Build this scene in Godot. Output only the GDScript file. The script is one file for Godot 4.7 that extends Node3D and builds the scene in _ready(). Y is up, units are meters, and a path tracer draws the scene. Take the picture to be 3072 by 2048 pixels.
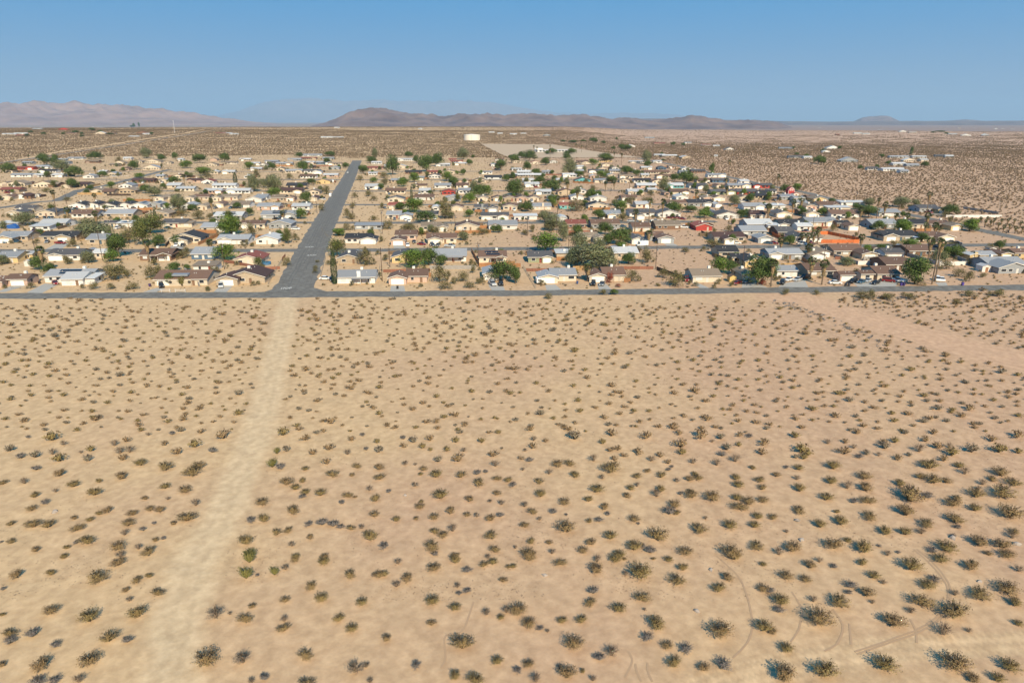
extends Node3D

# A desert town seen from a drone. Places are given as points on the ground, measured along sight lines from the drone (see on_ground).
const EYE := 60.0          # metres above the field
const PITCH := 0.3122      # radians below level
const LENS := 2048.0       # focal length for a picture 3072 wide
const STREET_YAW := 0.05   # the house grid
const ZOOM := 3.0625

var rng := RandomNumberGenerator.new()
var soil_noise := FastNoiseLite.new()
var land_noise := FastNoiseLite.new()
var mats := {}
var boxes := {}
var shapes := {}
var names := {}
var labels := {}
var streets := []
var cleared := []
var house_spots := []
var plateau_cache := {}

class Shape:
	var v := PackedVector3Array()
	var n := PackedVector3Array()
	var c := PackedColorArray()
	var uv := PackedVector2Array()
	var tint := Color(1, 1, 1)
	func tri(a: Vector3, b: Vector3, d: Vector3, nn: Vector3):   # counter-clockwise seen from outside
		if (b - a).cross(d - a).dot(nn) < 0.0:
			v.append(a); v.append(b); v.append(d)
		else:
			v.append(a); v.append(d); v.append(b)
		for k in 3:
			n.append(nn); c.append(tint)
	func quad(a: Vector3, b: Vector3, d: Vector3, e: Vector3):
		var nn := (b - a).cross(d - a).normalized()
		tri(a, b, d, nn); tri(a, d, e, nn)
	func box(lo: Vector3, hi: Vector3):
		var p := []
		for k in 8:
			p.append(Vector3(hi.x if k & 1 else lo.x, hi.y if k & 2 else lo.y, hi.z if k & 4 else lo.z))
		quad(p[4], p[5], p[7], p[6]); quad(p[1], p[0], p[2], p[3])
		quad(p[5], p[1], p[3], p[7]); quad(p[0], p[4], p[6], p[2])
		quad(p[6], p[7], p[3], p[2]); quad(p[0], p[1], p[5], p[4])
	# a polygon in the xy plane (counter-clockwise from +z), drawn out from z0 back to z1 (z0 > z1); convex
	func prism(poly: Array, z0: float, z1: float):
		var m := poly.size()
		for k in m:
			var a: Vector2 = poly[k]
			var b: Vector2 = poly[(k + 1) % m]
			quad(Vector3(a.x, a.y, z0), Vector3(a.x, a.y, z1), Vector3(b.x, b.y, z1), Vector3(b.x, b.y, z0))
		for k in range(1, m - 1):
			var a: Vector2 = poly[0]
			var b: Vector2 = poly[k]
			var d: Vector2 = poly[k + 1]
			tri(Vector3(a.x, a.y, z0), Vector3(b.x, b.y, z0), Vector3(d.x, d.y, z0), Vector3(0, 0, 1))
			tri(Vector3(a.x, a.y, z1), Vector3(d.x, d.y, z1), Vector3(b.x, b.y, z1), Vector3(0, 0, -1))
	func tube(a: Vector3, b: Vector3, ra: float, rb: float, sides := 6, cap := true):
		var d := (b - a).normalized()
		var s := d.cross(Vector3(0, 0, 1) if absf(d.z) < 0.9 else Vector3(1, 0, 0)).normalized()
		var t := d.cross(s)
		for k in sides:
			var u0 := TAU * k / sides
			var u1 := TAU * (k + 1) / sides
			var e0 := s * cos(u0) + t * sin(u0)
			var e1 := s * cos(u1) + t * sin(u1)
			var nn := (e0 + e1).normalized()
			tri(a + e0 * ra, a + e1 * ra, b + e1 * rb, nn)
			if rb > 0.0:
				tri(a + e0 * ra, b + e1 * rb, b + e0 * rb, nn)
			if cap and rb > 0.0:
				tri(b, b + e0 * rb, b + e1 * rb, d)
	func leaf(at: Vector3, size: float, r: RandomNumberGenerator, nn: Vector3):
		var a := Vector3(r.randf_range(-1, 1), r.randf_range(-1, 1), r.randf_range(-1, 1)).normalized()
		var b := a.cross(Vector3(r.randf_range(-1, 1), r.randf_range(-1, 1), r.randf_range(-1, 1))).normalized()
		var f := a.cross(b)
		if f.dot(nn) < 0: f = -f
		var m := (f * 0.5 + nn).normalized()
		tri(at - a * size, at + b * size * 0.7, at + a * size, m)
	func done() -> ArrayMesh:
		var arr := []
		arr.resize(Mesh.ARRAY_MAX)
		arr[Mesh.ARRAY_VERTEX] = v
		arr[Mesh.ARRAY_NORMAL] = n
		arr[Mesh.ARRAY_COLOR] = c
		if uv.size() == v.size(): arr[Mesh.ARRAY_TEX_UV] = uv
		var m := ArrayMesh.new()
		m.add_surface_from_arrays(Mesh.PRIMITIVE_TRIANGLES, arr)
		return m

# ------------------------------------------------------------------ naming
func numbered(called: String) -> String:
	var k: int = names.get(called, -1) + 1
	names[called] = k
	return called if k == 0 else "%s_%03d" % [called, k]
func thing(called: String, label: String, category: String, at := Vector3.ZERO, turn := 0.0, group := "") -> Node3D:
	var o := Node3D.new()
	o.name = numbered(called); add_child(o)
	o.position = at; o.rotation.y = turn
	tag(o, label, category, group)
	return o
func tag(o: Node, label: String, category: String, group := ""):
	o.set_meta("label", label); o.set_meta("category", category)
	if group: o.set_meta("group", group)
func obj(called: String, mesh: Mesh, m: Material, parent: Node = null) -> MeshInstance3D:
	var o := MeshInstance3D.new()
	o.mesh = mesh
	o.material_override = m
	if parent == null:
		o.name = numbered(called); add_child(o)
	else:
		o.name = called; parent.add_child(o, true)
	return o
func struct(called: String, mesh: Mesh, m: Material) -> MeshInstance3D:
	var o := obj(called, mesh, m)
	o.set_meta("kind", "structure")
	return o
# a box part that shares one mesh
func bx(called: String, parent: Node, m: Material, lo: Vector3, hi: Vector3) -> MeshInstance3D:
	if not boxes.has("unit"):
		var s := Shape.new(); s.box(Vector3(-0.5, -0.5, -0.5), Vector3(0.5, 0.5, 0.5)); boxes["unit"] = s.done()
	var o := obj(called, boxes["unit"], m, parent)
	o.position = (lo + hi) / 2; o.scale = hi - lo
	return o

# ------------------------------------------------------------------ materials
func paint(r: float, g: float, b: float, rough := 0.9, metal := 0.0, grain := "") -> StandardMaterial3D:   # real-world (linear) base colour
	var key := "%.3f %.3f %.3f %.2f %.1f %s" % [r, g, b, rough, metal, grain]
	if mats.has(key): return mats[key]
	var m := StandardMaterial3D.new()
	m.albedo_color = Color(r, g, b).linear_to_srgb()
	m.roughness = rough; m.metallic = metal
	if grain:
		m.albedo_texture = shapes[grain]
		m.uv1_triplanar = true
		m.uv1_scale = Vector3(0.35, 0.35, 0.35)
	mats[key] = m
	return m
func tinted(r: float, g: float, b: float, back := 0.0) -> StandardMaterial3D:
	var key := "tinted %.3f %.3f %.3f %.2f" % [r, g, b, back]
	if mats.has(key): return mats[key]
	var m := StandardMaterial3D.new()
	m.albedo_color = Color(r, g, b).linear_to_srgb()
	m.vertex_color_use_as_albedo = true
	m.roughness = 0.9
	m.cull_mode = BaseMaterial3D.CULL_DISABLED
	if back > 0.0:
		m.backlight_enabled = true
		m.backlight = Color(back, back, back * 0.6)
	mats[key] = m
	return m
func noise_texture(freq: float, octaves: int, lo: Color, hi: Color, side := 512, seed_ := 3) -> NoiseTexture2D:
	var f := FastNoiseLite.new()
	f.noise_type = FastNoiseLite.TYPE_SIMPLEX_SMOOTH
	f.frequency = freq; f.fractal_octaves = octaves; f.seed = seed_; f.fractal_gain = 0.6
	var t := NoiseTexture2D.new()
	t.width = side; t.height = side; t.seamless = true; t.noise = f
	var g := Gradient.new()
	g.set_color(0, lo); g.set_color(1, hi)
	t.color_ramp = g
	return t

# ------------------------------------------------------------------ the lie of the land
func ramp(a: float, b: float, t: float) -> float:
	return smoothstep(a, b, t)
func height(x: float, z: float) -> float:
	var d := sqrt(x * x + z * z)
	if d < 330.0:
		return soil_noise.get_noise_2d(x * 3.0, z * 3.0) * 0.09 * (1.0 - ramp(195.0, 225.0, -z)) if z < 0 else 0.0
	if d < 1150.0: return 0.0
	var az := atan2(x, -z)
	var west := 1.0 - ramp(0.06, 0.2, az)
	var plain := 34.0 * ramp(1200.0, 3100.0, d) * (1.0 - ramp(3300.0, 6000.0, d))
	var swell := 15.0 * ramp(2000.0, 3300.0, d) * (1.0 - ramp(3600.0, 6000.0, d)) + 5.0 * land_noise.get_noise_2d(x * 0.5, z * 0.25) * ramp(1900.0, 2600.0, d) * (1.0 - ramp(3600.0, 5500.0, d))
	return lerpf(swell, plain, west) + 2.0 * land_noise.get_noise_2d(x, z) * ramp(1300.0, 2500.0, d) - 20.0 * ramp(3600.0, 7000.0, d)
# the point of the ground on the sight line of a place measured on a 3072 by 2048 picture
func on_ground(px: float, py: float) -> Vector3:
	var u := (px - 1536.0) / LENS
	var v := (1024.0 - py) / LENS
	var dir := Vector3(u, v * cos(PITCH) - sin(PITCH), -cos(PITCH) - v * sin(PITCH))
	var t := -EYE / minf(dir.y, -0.0008)
	if py < 480.0:
		t = 900.0
		while t < 9000.0:
			var p := Vector3(0, EYE, 0) + dir * t
			if p.y < height(p.x, p.z): break
			t += 8.0
	var q := Vector3(0, EYE, 0) + dir * t
	q.y = height(q.x, q.z)
	return q
func on_tile(ox: float, oy: float, x: float, y: float) -> Vector3:
	return on_ground(ox + x * 10.0 / ZOOM, oy + y * 10.0 / ZOOM)
func picture_x(p: Vector3) -> float:
	return 1536.0 + LENS * p.x / (-p.z * cos(PITCH) + (EYE - p.y) * sin(PITCH))
func near_line(p: Vector2, line: PackedVector2Array) -> float:
	var best := 1e9
	for k in line.size() - 1:
		best = minf(best, p.distance_to(Geometry2D.get_closest_point_to_segment(p, line[k], line[k + 1])))
	return best
func way(points: Array) -> PackedVector2Array:   # picture points to a path on the ground
	var out := PackedVector2Array()
	for p: Vector2 in points:
		var g := on_ground(p.x, p.y)
		out.append(Vector2(g.x, g.z))
	return out
func ribbon(line: PackedVector2Array, width: float, lift: float, ragged := 0.0, step := 6.0) -> ArrayMesh:
	var s := Shape.new()
	var pts := PackedVector2Array()
	for k in line.size() - 1:
		var m := maxi(1, int(line[k].distance_to(line[k + 1]) / step))
		for j in m: pts.append(line[k].lerp(line[k + 1], float(j) / m))
	pts.append(line[line.size() - 1])
	var l := []
	var r := []
	for k in pts.size():
		var d := (pts[mini(k + 1, pts.size() - 1)] - pts[maxi(k - 1, 0)]).normalized()
		var side := Vector2(-d.y, d.x)
		var a := pts[k] - side * (width / 2 + rng.randf_range(-ragged, ragged))
		var b := pts[k] + side * (width / 2 + rng.randf_range(-ragged, ragged))
		l.append(Vector3(a.x, height(a.x, a.y) + lift, a.y)); r.append(Vector3(b.x, height(b.x, b.y) + lift, b.y))
	for k in pts.size() - 1:
		var p := [l[k], l[k + 1], r[k + 1], r[k]]
		s.tri(p[0], p[1], p[2], Vector3.UP); s.tri(p[0], p[2], p[3], Vector3.UP)
	return s.done()

const ORDINALS := ["first", "second", "third", "fourth", "fifth", "sixth", "seventh", "eighth", "ninth", "tenth", "eleventh", "twelfth", "thirteenth", "fourteenth", "fifteenth", "sixteenth", "seventeenth", "eighteenth", "nineteenth"]
func ordinal(k: int) -> String:   # 1 is first
	if k < 20: return ORDINALS[k - 1]
	var tens: String = ["twent", "thirt", "fort", "fift"][k / 10 - 2]
	return tens + "ieth" if k % 10 == 0 else tens + "y-" + ORDINALS[k % 10 - 1]
# which row of the town a place lies in, counted away from the near street
func row_of(p: Vector3) -> int:
	var edges := [252.0, 283.0, 322.0, 352.0, 385.0, 425.0, 470.0, 520.0, 580.0, 650.0, 730.0, 820.0, 930.0, 1100.0]
	var d := -p.z
	for k in edges.size():
		if d < edges[k]: return k
	return edges.size()
func row_words(k: int) -> String:
	return ["row on the near street", "second row back", "third row back", "fourth row back", "fifth row back", "sixth row back", "seventh row back", "eighth row back", "ninth row back", "tenth row back", "eleventh row back", "twelfth row back", "thirteenth row back", "last row of town", "desert beyond town"][k]
# «look», counted left and right from the main road among its kind in its row: filled in by place_words() once all of a kind stand
var waiting := {}
func await_label(kind: String, look: String, o: Node3D):
	if not waiting.has(kind): waiting[kind] = []
	waiting[kind].append([look, o])
func road_x(z: float) -> float:
	var line: PackedVector2Array = streets[0][0]
	var a := line[0]
	var b := line[line.size() - 1]
	return lerpf(a.x, b.x, (z - a.y) / (b.y - a.y))
func place_words():
	for kind in waiting:
		var by := {}
		for w in waiting[kind]:
			var o: Node3D = w[1]
			var side := "right" if o.position.x > road_x(o.position.z) else "left"
			var key := "%s|%d|%s" % [w[0], row_of(o.position), side]
			if not by.has(key): by[key] = []
			by[key].append(o)
		for key: String in by:
			var f := key.split("|")
			var list: Array = by[key]
			var right := f[2] == "right"
			list.sort_custom(func(a, b): return a.position.x < b.position.x if right else a.position.x > b.position.x)
			for k in list.size():
				var o: Node3D = list[k]
				var which := "only such" if list.size() == 1 else ordinal(k + 1) + " such"
				o.set_meta("label", "%s, %s %s of main road, %s" % [f[0], which, f[2], row_words(int(f[1]))])

func _ready():
	rng.seed = 7
	soil_noise.seed = 5; soil_noise.frequency = 0.02; soil_noise.fractal_octaves = 3
	land_noise.seed = 9; land_noise.frequency = 0.004; land_noise.fractal_octaves = 5
	var cam := Camera3D.new()
	cam.name = "camera"; cam.position = Vector3(0, EYE, 0); cam.rotation.x = -PITCH
	cam.fov = 53.13; cam.near = 0.5; cam.far = 200000.0
	add_child(cam)
	var sky := ProceduralSkyMaterial.new()
	sky.sky_top_color = Color(0.05, 0.45, 0.66)
	sky.sky_horizon_color = Color(0.505, 0.555, 0.59)
	sky.ground_horizon_color = Color(0.50, 0.58, 0.62)
	sky.ground_bottom_color = Color(0.42, 0.36, 0.28)
	sky.sky_curve = 0.07
	sky.sun_angle_max = 1.0
	var env := Environment.new()
	env.background_mode = Environment.BG_SKY
	env.sky = Sky.new(); env.sky.sky_material = sky
	env.ambient_light_source = Environment.AMBIENT_SOURCE_SKY
	env.tonemap_mode = Environment.TONE_MAPPER_LINEAR
	env.tonemap_exposure = 1.8
	env.sdfgi_enabled = true; env.ssao_enabled = true; env.ssil_enabled = true
	env.fog_enabled = true
	env.fog_density = 0.000027
	env.fog_light_color = Color(0.63, 0.76, 0.87)
	var we := WorldEnvironment.new()
	we.name = "world_environment"; we.environment = env; add_child(we)
	var sun := DirectionalLight3D.new()
	sun.name = "sun"; sun.light_energy = 1.4; sun.light_color = Color(1.0, 0.93, 0.80); sun.light_angular_distance = 0.5; sun.shadow_enabled = true
	var az := deg_to_rad(18.0)
	var el := deg_to_rad(38.0)
	var to_sun := Vector3(sin(az) * cos(el), sin(el), cos(az) * cos(el))
	add_child(sun)
	sun.look_at_from_position(Vector3.ZERO, -to_sun)

	shapes["stucco"] = noise_texture(0.02, 4, Color(0.86, 0.86, 0.86), Color(1, 1, 1), 256, 4)
	shapes["shingle"] = noise_texture(0.05, 4, Color(0.7, 0.7, 0.7), Color(1, 1, 1), 256, 8)
	shapes["timber"] = noise_texture(0.03, 3, Color(0.72, 0.68, 0.64), Color(1, 1, 1), 256, 6)
	plant_shapes()
	lay_streets()
	ground_sheet()
	far_hills()
	build_town()
	trees()
	back_yards()
	cars_and_bins()
	fences()
	poles()
	far_places()
	place_words()
	shrubs()
	open_desert()

# ------------------------------------------------------------------ ground, streets, hills
func lay_streets():
	# [path, width, what, name]
	var main := way([Vector2(1071, 481), Vector2(1040, 545), Vector2(1000, 618), Vector2(962, 690), Vector2(925, 770), Vector2(880, 868), Vector2(874, 880)])
	streets.append([main, 15.0, "asphalt", "main_road"])
	streets.append([way([Vector2(-700, 888), Vector2(0, 887.5), Vector2(768, 884), Vector2(1536, 879), Vector2(2304, 870), Vector2(3072, 862), Vector2(3800, 853)]), 8.6, "asphalt", "near_street"])
	for y: Array in [[-200, 752, 752, 750, 744, 733, 3200, 9.0], [-100, 668, 667, 668, 668, 664, 2150, 8.5], [400, 612, 613, 614, 613, 612, 2350, 8.5], [300, 572, 573, 573, 572, 570, 2000, 8.5], [250, 538, 538, 539, 539, 538, 1900, 8.5], [0, 513, 514, 514, 514, 513, 1500, 8.5]]:
		streets.append([way([Vector2(y[0], y[1]), Vector2(y[0] * 0.5 + 400, y[2]), Vector2(1150, y[3]), Vector2(1700, y[4]) if y[6] > 1700 else Vector2(1400, y[4]), Vector2(y[6], y[5])]), y[7], "asphalt", "cross_street"])
	streets.append([way([Vector2(-80, 634), Vector2(50, 616), Vector2(108, 606), Vector2(170, 602), Vector2(209, 584), Vector2(235, 571), Vector2(314, 557), Vector2(392, 538), Vector2(430, 527), Vector2(510, 508)]), 9.0, "asphalt", "winding_street"])
	streets.append([way([Vector2(1915, 474), Vector2(2030, 496), Vector2(2220, 538), Vector2(2304, 556), Vector2(2420, 578), Vector2(2533, 607), Vector2(2700, 638), Vector2(2830, 664), Vector2(2950, 692), Vector2(3072, 717), Vector2(3300, 765)]), 9.0, "asphalt", "edge_road"])
	streets.append([way([Vector2(-200, 516), Vector2(0, 489), Vector2(160, 465), Vector2(330, 440), Vector2(420, 426), Vector2(560, 404), Vector2(700, 385)]), 9.0, "asphalt", "highway"])
	var dirt := [Vector2(866, 893), Vector2(866, 900), Vector2(845, 990), Vector2(807, 1175), Vector2(760, 1330), Vector2(715, 1437), Vector2(640, 1600), Vector2(581, 1700), Vector2(545, 1850), Vector2(505, 2048), Vector2(470, 2300)]
	streets.append([way(dirt), 7.5, "dirt", "dirt_track"])
	streets.append([way([Vector2(1950, 2150), Vector2(2150, 2060), Vector2(2416, 1985), Vector2(2680, 1948), Vector2(3072, 1928), Vector2(3400, 1915)]), 4.2, "dirt", "sand_track"])
	streets.append([way([Vector2(2350, 893), Vector2(2420, 900), Vector2(2520, 935), Vector2(2660, 975), Vector2(2850, 1030), Vector2(3072, 1085), Vector2(3400, 1150)]), 21.0, "dirt", "bare_wash"])
	streets.append([way([Vector2(60, 480), Vector2(160, 459), Vector2(330, 434), Vector2(560, 399), Vector2(700, 381)]), 12.0, "dirt", "road_shoulder"])
	var asphalt := StandardMaterial3D.new()
	asphalt.albedo_color = Color(0.18, 0.17, 0.148).linear_to_srgb()
	asphalt.albedo_texture = noise_texture(0.012, 5, Color(0.72, 0.7, 0.7), Color(1, 1, 1), 512, 12)
	asphalt.uv1_triplanar = true; asphalt.uv1_world_triplanar = true; asphalt.uv1_scale = Vector3(0.05, 0.05, 0.05)
	asphalt.roughness = 0.85
	mats["asphalt"] = asphalt
	var lift := 0.02
	for s in streets:
		if s[2] == "asphalt":
			struct(s[3], ribbon(s[0], s[1], lift, 0.55, 4.0), asphalt)
			lift += 0.004
	# long dark wheel lines and tar-filled cracks worn into the main road
	var worn := paint(0.105, 0.10, 0.092)
	for k in 9:
		var off: float = [-3.4, -2.0, -0.4, 1.3, 2.6, 3.9, -5.0, 0.6, 5.2][k]
		var line := PackedVector2Array()
		var from := rng.randf_range(0.0, 0.35)
		var to := rng.randf_range(0.65, 1.0)
		for j in 40:
			var u := lerpf(from, to, j / 39.0) * (main.size() - 1)
			var a := main[mini(int(u), main.size() - 2)]
			var b := main[mini(int(u), main.size() - 2) + 1]
			var side := (b - a).normalized().orthogonal()
			line.append(a.lerp(b, clampf(u - int(u), 0, 1)) + side * (off + rng.randf_range(-0.25, 0.25)))
		struct("road_crack", ribbon(line, 0.16 if k > 4 else 0.5, 0.082 + k * 0.002, 0.05 if k > 4 else 0.2, 3.0), worn)
	for k in 26:   # cracks across
		var u := rng.randf_range(0.5, main.size() - 1.05)
		var a := main[int(u)]
		var b := main[int(u) + 1]
		var side := (b - a).normalized().orthogonal()
		var mid := a.lerp(b, u - int(u))
		var line := PackedVector2Array()
		var x := rng.randf_range(-6.8, -1.0)
		for j in 6:
			line.append(mid + side * x + (b - a).normalized() * rng.randf_range(-0.3, 0.3))
			x += rng.randf_range(0.6, 1.3)
		struct("road_crack", ribbon(line, 0.1, 0.104 + k * 0.0006, 0.02, 1.0), worn)
	# the mouth of the main road where it meets the near street, and the faded arrows and words there
	var mouth := Shape.new()
	var rim := way([Vector2(780, 880), Vector2(822, 866), Vector2(848, 850), Vector2(876, 806), Vector2(944, 806), Vector2(930, 846), Vector2(938, 862), Vector2(985, 876)])
	var cut := Geometry2D.triangulate_polygon(rim)
	for k in range(0, cut.size(), 3):
		var q := []
		for j in 3: q.append(Vector3(rim[cut[k + j]].x, 0.075, rim[cut[k + j]].y))
		mouth.tri(q[0], q[1], q[2], Vector3.UP)
	struct("road_junction", mouth.done(), asphalt)
	var white := paint(0.62, 0.61, 0.58)
	for at: Vector2 in [Vector2(857, 865), Vector2(928, 741), Vector2(935, 766)]:
		var g := on_ground(at.x, at.y)
		var t := TextMesh.new()
		t.text = "STOP"
		var f := SystemFont.new(); f.font_names = PackedStringArray(["Droid Sans"])
		t.font = f; t.font_size = 64; t.pixel_size = 0.028; t.depth = 0.006
		var o := struct("stop_marking", t, white)
		o.position = g + Vector3(0, 0.09, 0); o.rotation = Vector3(-PI / 2, 0.16 + (PI if at.y < 760 and at.y > 750 else 0.0), 0)
		o.scale = Vector3(1.0, 2.2, 1.0)
	# tyre tracks pressed into the sand
	var rut := paint(0.34, 0.225, 0.135)
	for trail: Array in [[2304, 1674, [134, -8, 148, 4, 160, 18, 165.5, 29, 165, 42, 156, 54, 135, 67, 110, 76, 80, 86]], [2304, 1674, [137, -8, 151.5, 4, 163, 18, 168, 29, 167, 43, 158, 56, 137, 69, 111, 78, 82, 88]], [1536, 1674, [188, -2, 208, 17, 217, 38, 221, 60, 217, 77, 203, 92]], [1536, 1674, [107, 86, 110.5, 95, 104, 110]], [1536, 1674, [113.5, 97, 115, 105, 119, 114]], [1536, 1674, [124.5, 96, 125, 104, 129, 114]], [2304, 1674, [60, 47, 69, 62, 64, 78, 52, 85]], [2304, 1674, [22, 31, 31, 47, 29, 64, 21, 77]], [768, 1674, [200, 40, 190, 66, 174, 72, 174, 92, 170, 101]], [2304, 1674, [75, 60, 77, 80]], [2304, 1674, [131, 56, 136, 66, 137, 78]]]:
		var line := PackedVector2Array()
		var c := Curve2D.new()
		var l: Array = trail[2]
		for k in l.size() / 2:
			var g := on_tile(trail[0], trail[1], l[2 * k], l[2 * k + 1])
			line.append(Vector2(g.x, g.z))
		for k in line.size():
			var along := (line[mini(k + 1, line.size() - 1)] - line[maxi(k - 1, 0)]) / 6.0
			c.add_point(line[k], -along, along)
		struct("tyre_track", ribbon(c.tessellate(4, 3), 0.26, 0.03, 0.03, 0.8), rut)
	# the bare playing field beyond the town and concrete drives
	var pale := paint(0.40, 0.295, 0.195)
	var field := way([Vector2(1443, 432), Vector2(1660, 434), Vector2(1930, 473), Vector2(1530, 474)])
	var fs := Shape.new()
	for i in 24:
		for j in 16:
			var q := []
			for e: Vector2 in [Vector2(i, j), Vector2(i + 1, j), Vector2(i + 1, j + 1), Vector2(i, j + 1)]:
				var g := field[0].lerp(field[1], e.x / 24.0).lerp(field[3].lerp(field[2], e.x / 24.0), e.y / 16.0)
				q.append(Vector3(g.x, height(g.x, g.y) + 0.35, g.y))
			fs.tri(q[0], q[1], q[2], Vector3.UP); fs.tri(q[0], q[2], q[3], Vector3.UP)
	struct("bare_lot", fs.done(), pale)
	cleared.append(field)
	var concrete := paint(0.36, 0.34, 0.31, 0.9, 0.0, "stucco")
	for d: Array in [[0, 680, 10, 54, 24, 54, 4, 60, -3, 60], [0, 680, 41, 52, 53, 53, 38, 61, 24, 60.5], [0, 680, 144, 56, 152, 57, 143, 60, 131, 60], [0, 680, 202, 54, 214, 54, 208, 60, 196, 60], [768, 680, 124, 54, 136, 54, 137, 59.5, 123, 59.5], [768, 680, 213, 53, 227, 54, 229, 59, 217, 59], [1536, 680, 30, 53, 40, 53, 46, 58.5, 32, 58.5], [1536, 680, 78, 52, 86, 52, 92, 58, 80, 58], [1536, 680, 164, 50, 172, 52, 183, 57, 174, 57], [1536, 680, 212, 52, 224, 51, 238, 57, 211, 57], [2304, 680, 14, 52, 34, 49, 38, 57, 8, 57], [2304, 680, 78, 51, 122, 50, 116, 56, 84, 56], [2304, 680, 154, 51, 164, 51, 166, 55, 158, 55], [0, 680, 50, 16, 64, 15, 56, 20.5, 42, 20.5], [0, 680, 157, 17, 171, 17, 167, 20.5, 155, 20.5], [768, 680, 126, 17, 136, 17, 138, 21, 127, 21], [1536, 680, 139, 15, 148, 15, 158, 20, 146, 20], [1536, 680, 196, 16, 206, 16, 214, 19.5, 203, 19.5]]:
		var s := Shape.new()
		var p := []
		for k in 4:
			var g := on_tile(d[0], d[1], d[2 + 2 * k], d[3 + 2 * k])
			p.append(Vector3(g.x, 0.016, g.z))
		s.tri(p[0], p[1], p[2], Vector3.UP); s.tri(p[0], p[2], p[3], Vector3.UP)
		struct("driveway", s.done(), concrete)
		var q := PackedVector2Array()
		for v: Vector3 in p: q.append(Vector2(v.x, v.z))
		cleared.append(q)

func ground_sheet():
	var turns := []
	var a := -PI
	while a < PI:
		turns.append(a)
		a += 0.0042 if absf(a) < 0.80 else 0.07
	turns.append(PI)
	var reach := [0.5, 30.0, 55.0]
	var d := 62.0
	while d < 60000.0:
		reach.append(d)
		d *= 1.0075 if d < 320.0 else 1.02 if d < 4000.0 else 1.06
	var w := turns.size()
	var v := PackedVector3Array()
	var n := PackedVector3Array()
	var c := PackedColorArray()
	var uv := PackedVector2Array()
	var sand := Color(0.53, 0.372, 0.215)
	var pinkish := Color(0.475, 0.312, 0.197)
	var soils := {"dirt_track": Color(0.58, 0.435, 0.272), "sand_track": Color(0.585, 0.415, 0.25), "bare_wash": Color(0.52, 0.335, 0.215), "road_shoulder": Color(0.5, 0.37, 0.22)}
	var tracks := []
	for s in streets:
		if s[2] == "dirt": tracks.append(s)
	for r in reach.size():
		for k in w:
			var x := sin(turns[k]) * float(reach[r])
			var z := -cos(turns[k]) * float(reach[r])
			v.append(Vector3(x, height(x, z), z))
			n.append(Vector3.UP)
			uv.append(Vector2(x, z) / 31.0)
			var dd: float = reach[r]
			var col := sand.lerp(pinkish, clampf(0.42 + 0.9 * soil_noise.get_noise_2d(x * 0.6, z * 0.6) + x * 0.006, 0, 1))
			if dd < 330.0 and z < -60.0 and absf(turns[k]) < 0.85:
				var pp := Vector2(x, z)
				for s in tracks:
					var half: float = s[1] / 2
					var off := near_line(pp, s[0])
					if off > half * 2.0: continue
					var m := 1.0 - (ramp(half * 0.45, half * 1.25, off + 1.2 * soil_noise.get_noise_2d(x * 6.0, z * 6.0)) if s[3] != "sand_track" else ramp(half * 0.8, half * 1.15, off + 0.4 * soil_noise.get_noise_2d(x * 6.0, z * 6.0)))
					var tone: Color = soils[s[3]]
					if s[3] == "sand_track" and (off < 0.35 or absf(off - 1.5) < 0.3): tone = tone * 0.8
					if s[3] == "dirt_track" and absf(off - 0.95) < 0.4: tone = tone * 0.93
					if s[3] != "bare_wash" and absf(off - half * 1.15) < 0.5: col = col * 0.94
					col = col.lerp(tone, m * 0.9)
				col = col * (1.0 + 0.10 * soil_noise.get_noise_2d(x * 9.0, z * 9.0))
			if dd > 1700.0:
				if x > 0.0: col = col.lerp(Color(0.47, 0.315, 0.22), ramp(1700.0, 2200.0, dd) * ramp(0.0, 0.2, turns[k]))
				# past this, shrubs and soil are one tone
				col = col.lerp(Color(0.235, 0.17, 0.145), ramp(3300.0, 5500.0, dd) * 0.85)
			col.a = 1.0
			c.append(col)
	var index := PackedInt32Array()
	for r in reach.size() - 1:
		for k in w - 1:
			var p := r * w + k
			index.append_array([p, p + w, p + 1, p + 1, p + w, p + w + 1])
	# slopes give the light its normals
	for r in range(3, reach.size() - 1):
		for k in range(1, w - 1):
			var p := r * w + k
			var across := v[p + 1] - v[p - 1]
			var out := v[p + w] - v[p - w]
			var nn := out.cross(across).normalized()
			n[p] = nn if nn.y > 0 else -nn
	var arr := []
	arr.resize(Mesh.ARRAY_MAX)
	arr[Mesh.ARRAY_VERTEX] = v; arr[Mesh.ARRAY_NORMAL] = n; arr[Mesh.ARRAY_COLOR] = c; arr[Mesh.ARRAY_TEX_UV] = uv; arr[Mesh.ARRAY_INDEX] = index
	var mesh := ArrayMesh.new()
	mesh.add_surface_from_arrays(Mesh.PRIMITIVE_TRIANGLES, arr)
	var m := StandardMaterial3D.new()
	m.vertex_color_use_as_albedo = true
	m.roughness = 1.0
	m.albedo_texture = noise_texture(0.012, 7, Color(0.84, 0.82, 0.80), Color(1, 1, 1), 1024, 21)
	var bumps := noise_texture(0.03, 6, Color(0, 0, 0), Color(1, 1, 1), 1024, 33)
	bumps.as_normal_map = true; bumps.bump_strength = 5.0
	m.normal_enabled = true; m.normal_texture = bumps; m.normal_scale = 0.18
	struct("desert_ground", mesh, m)

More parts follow.
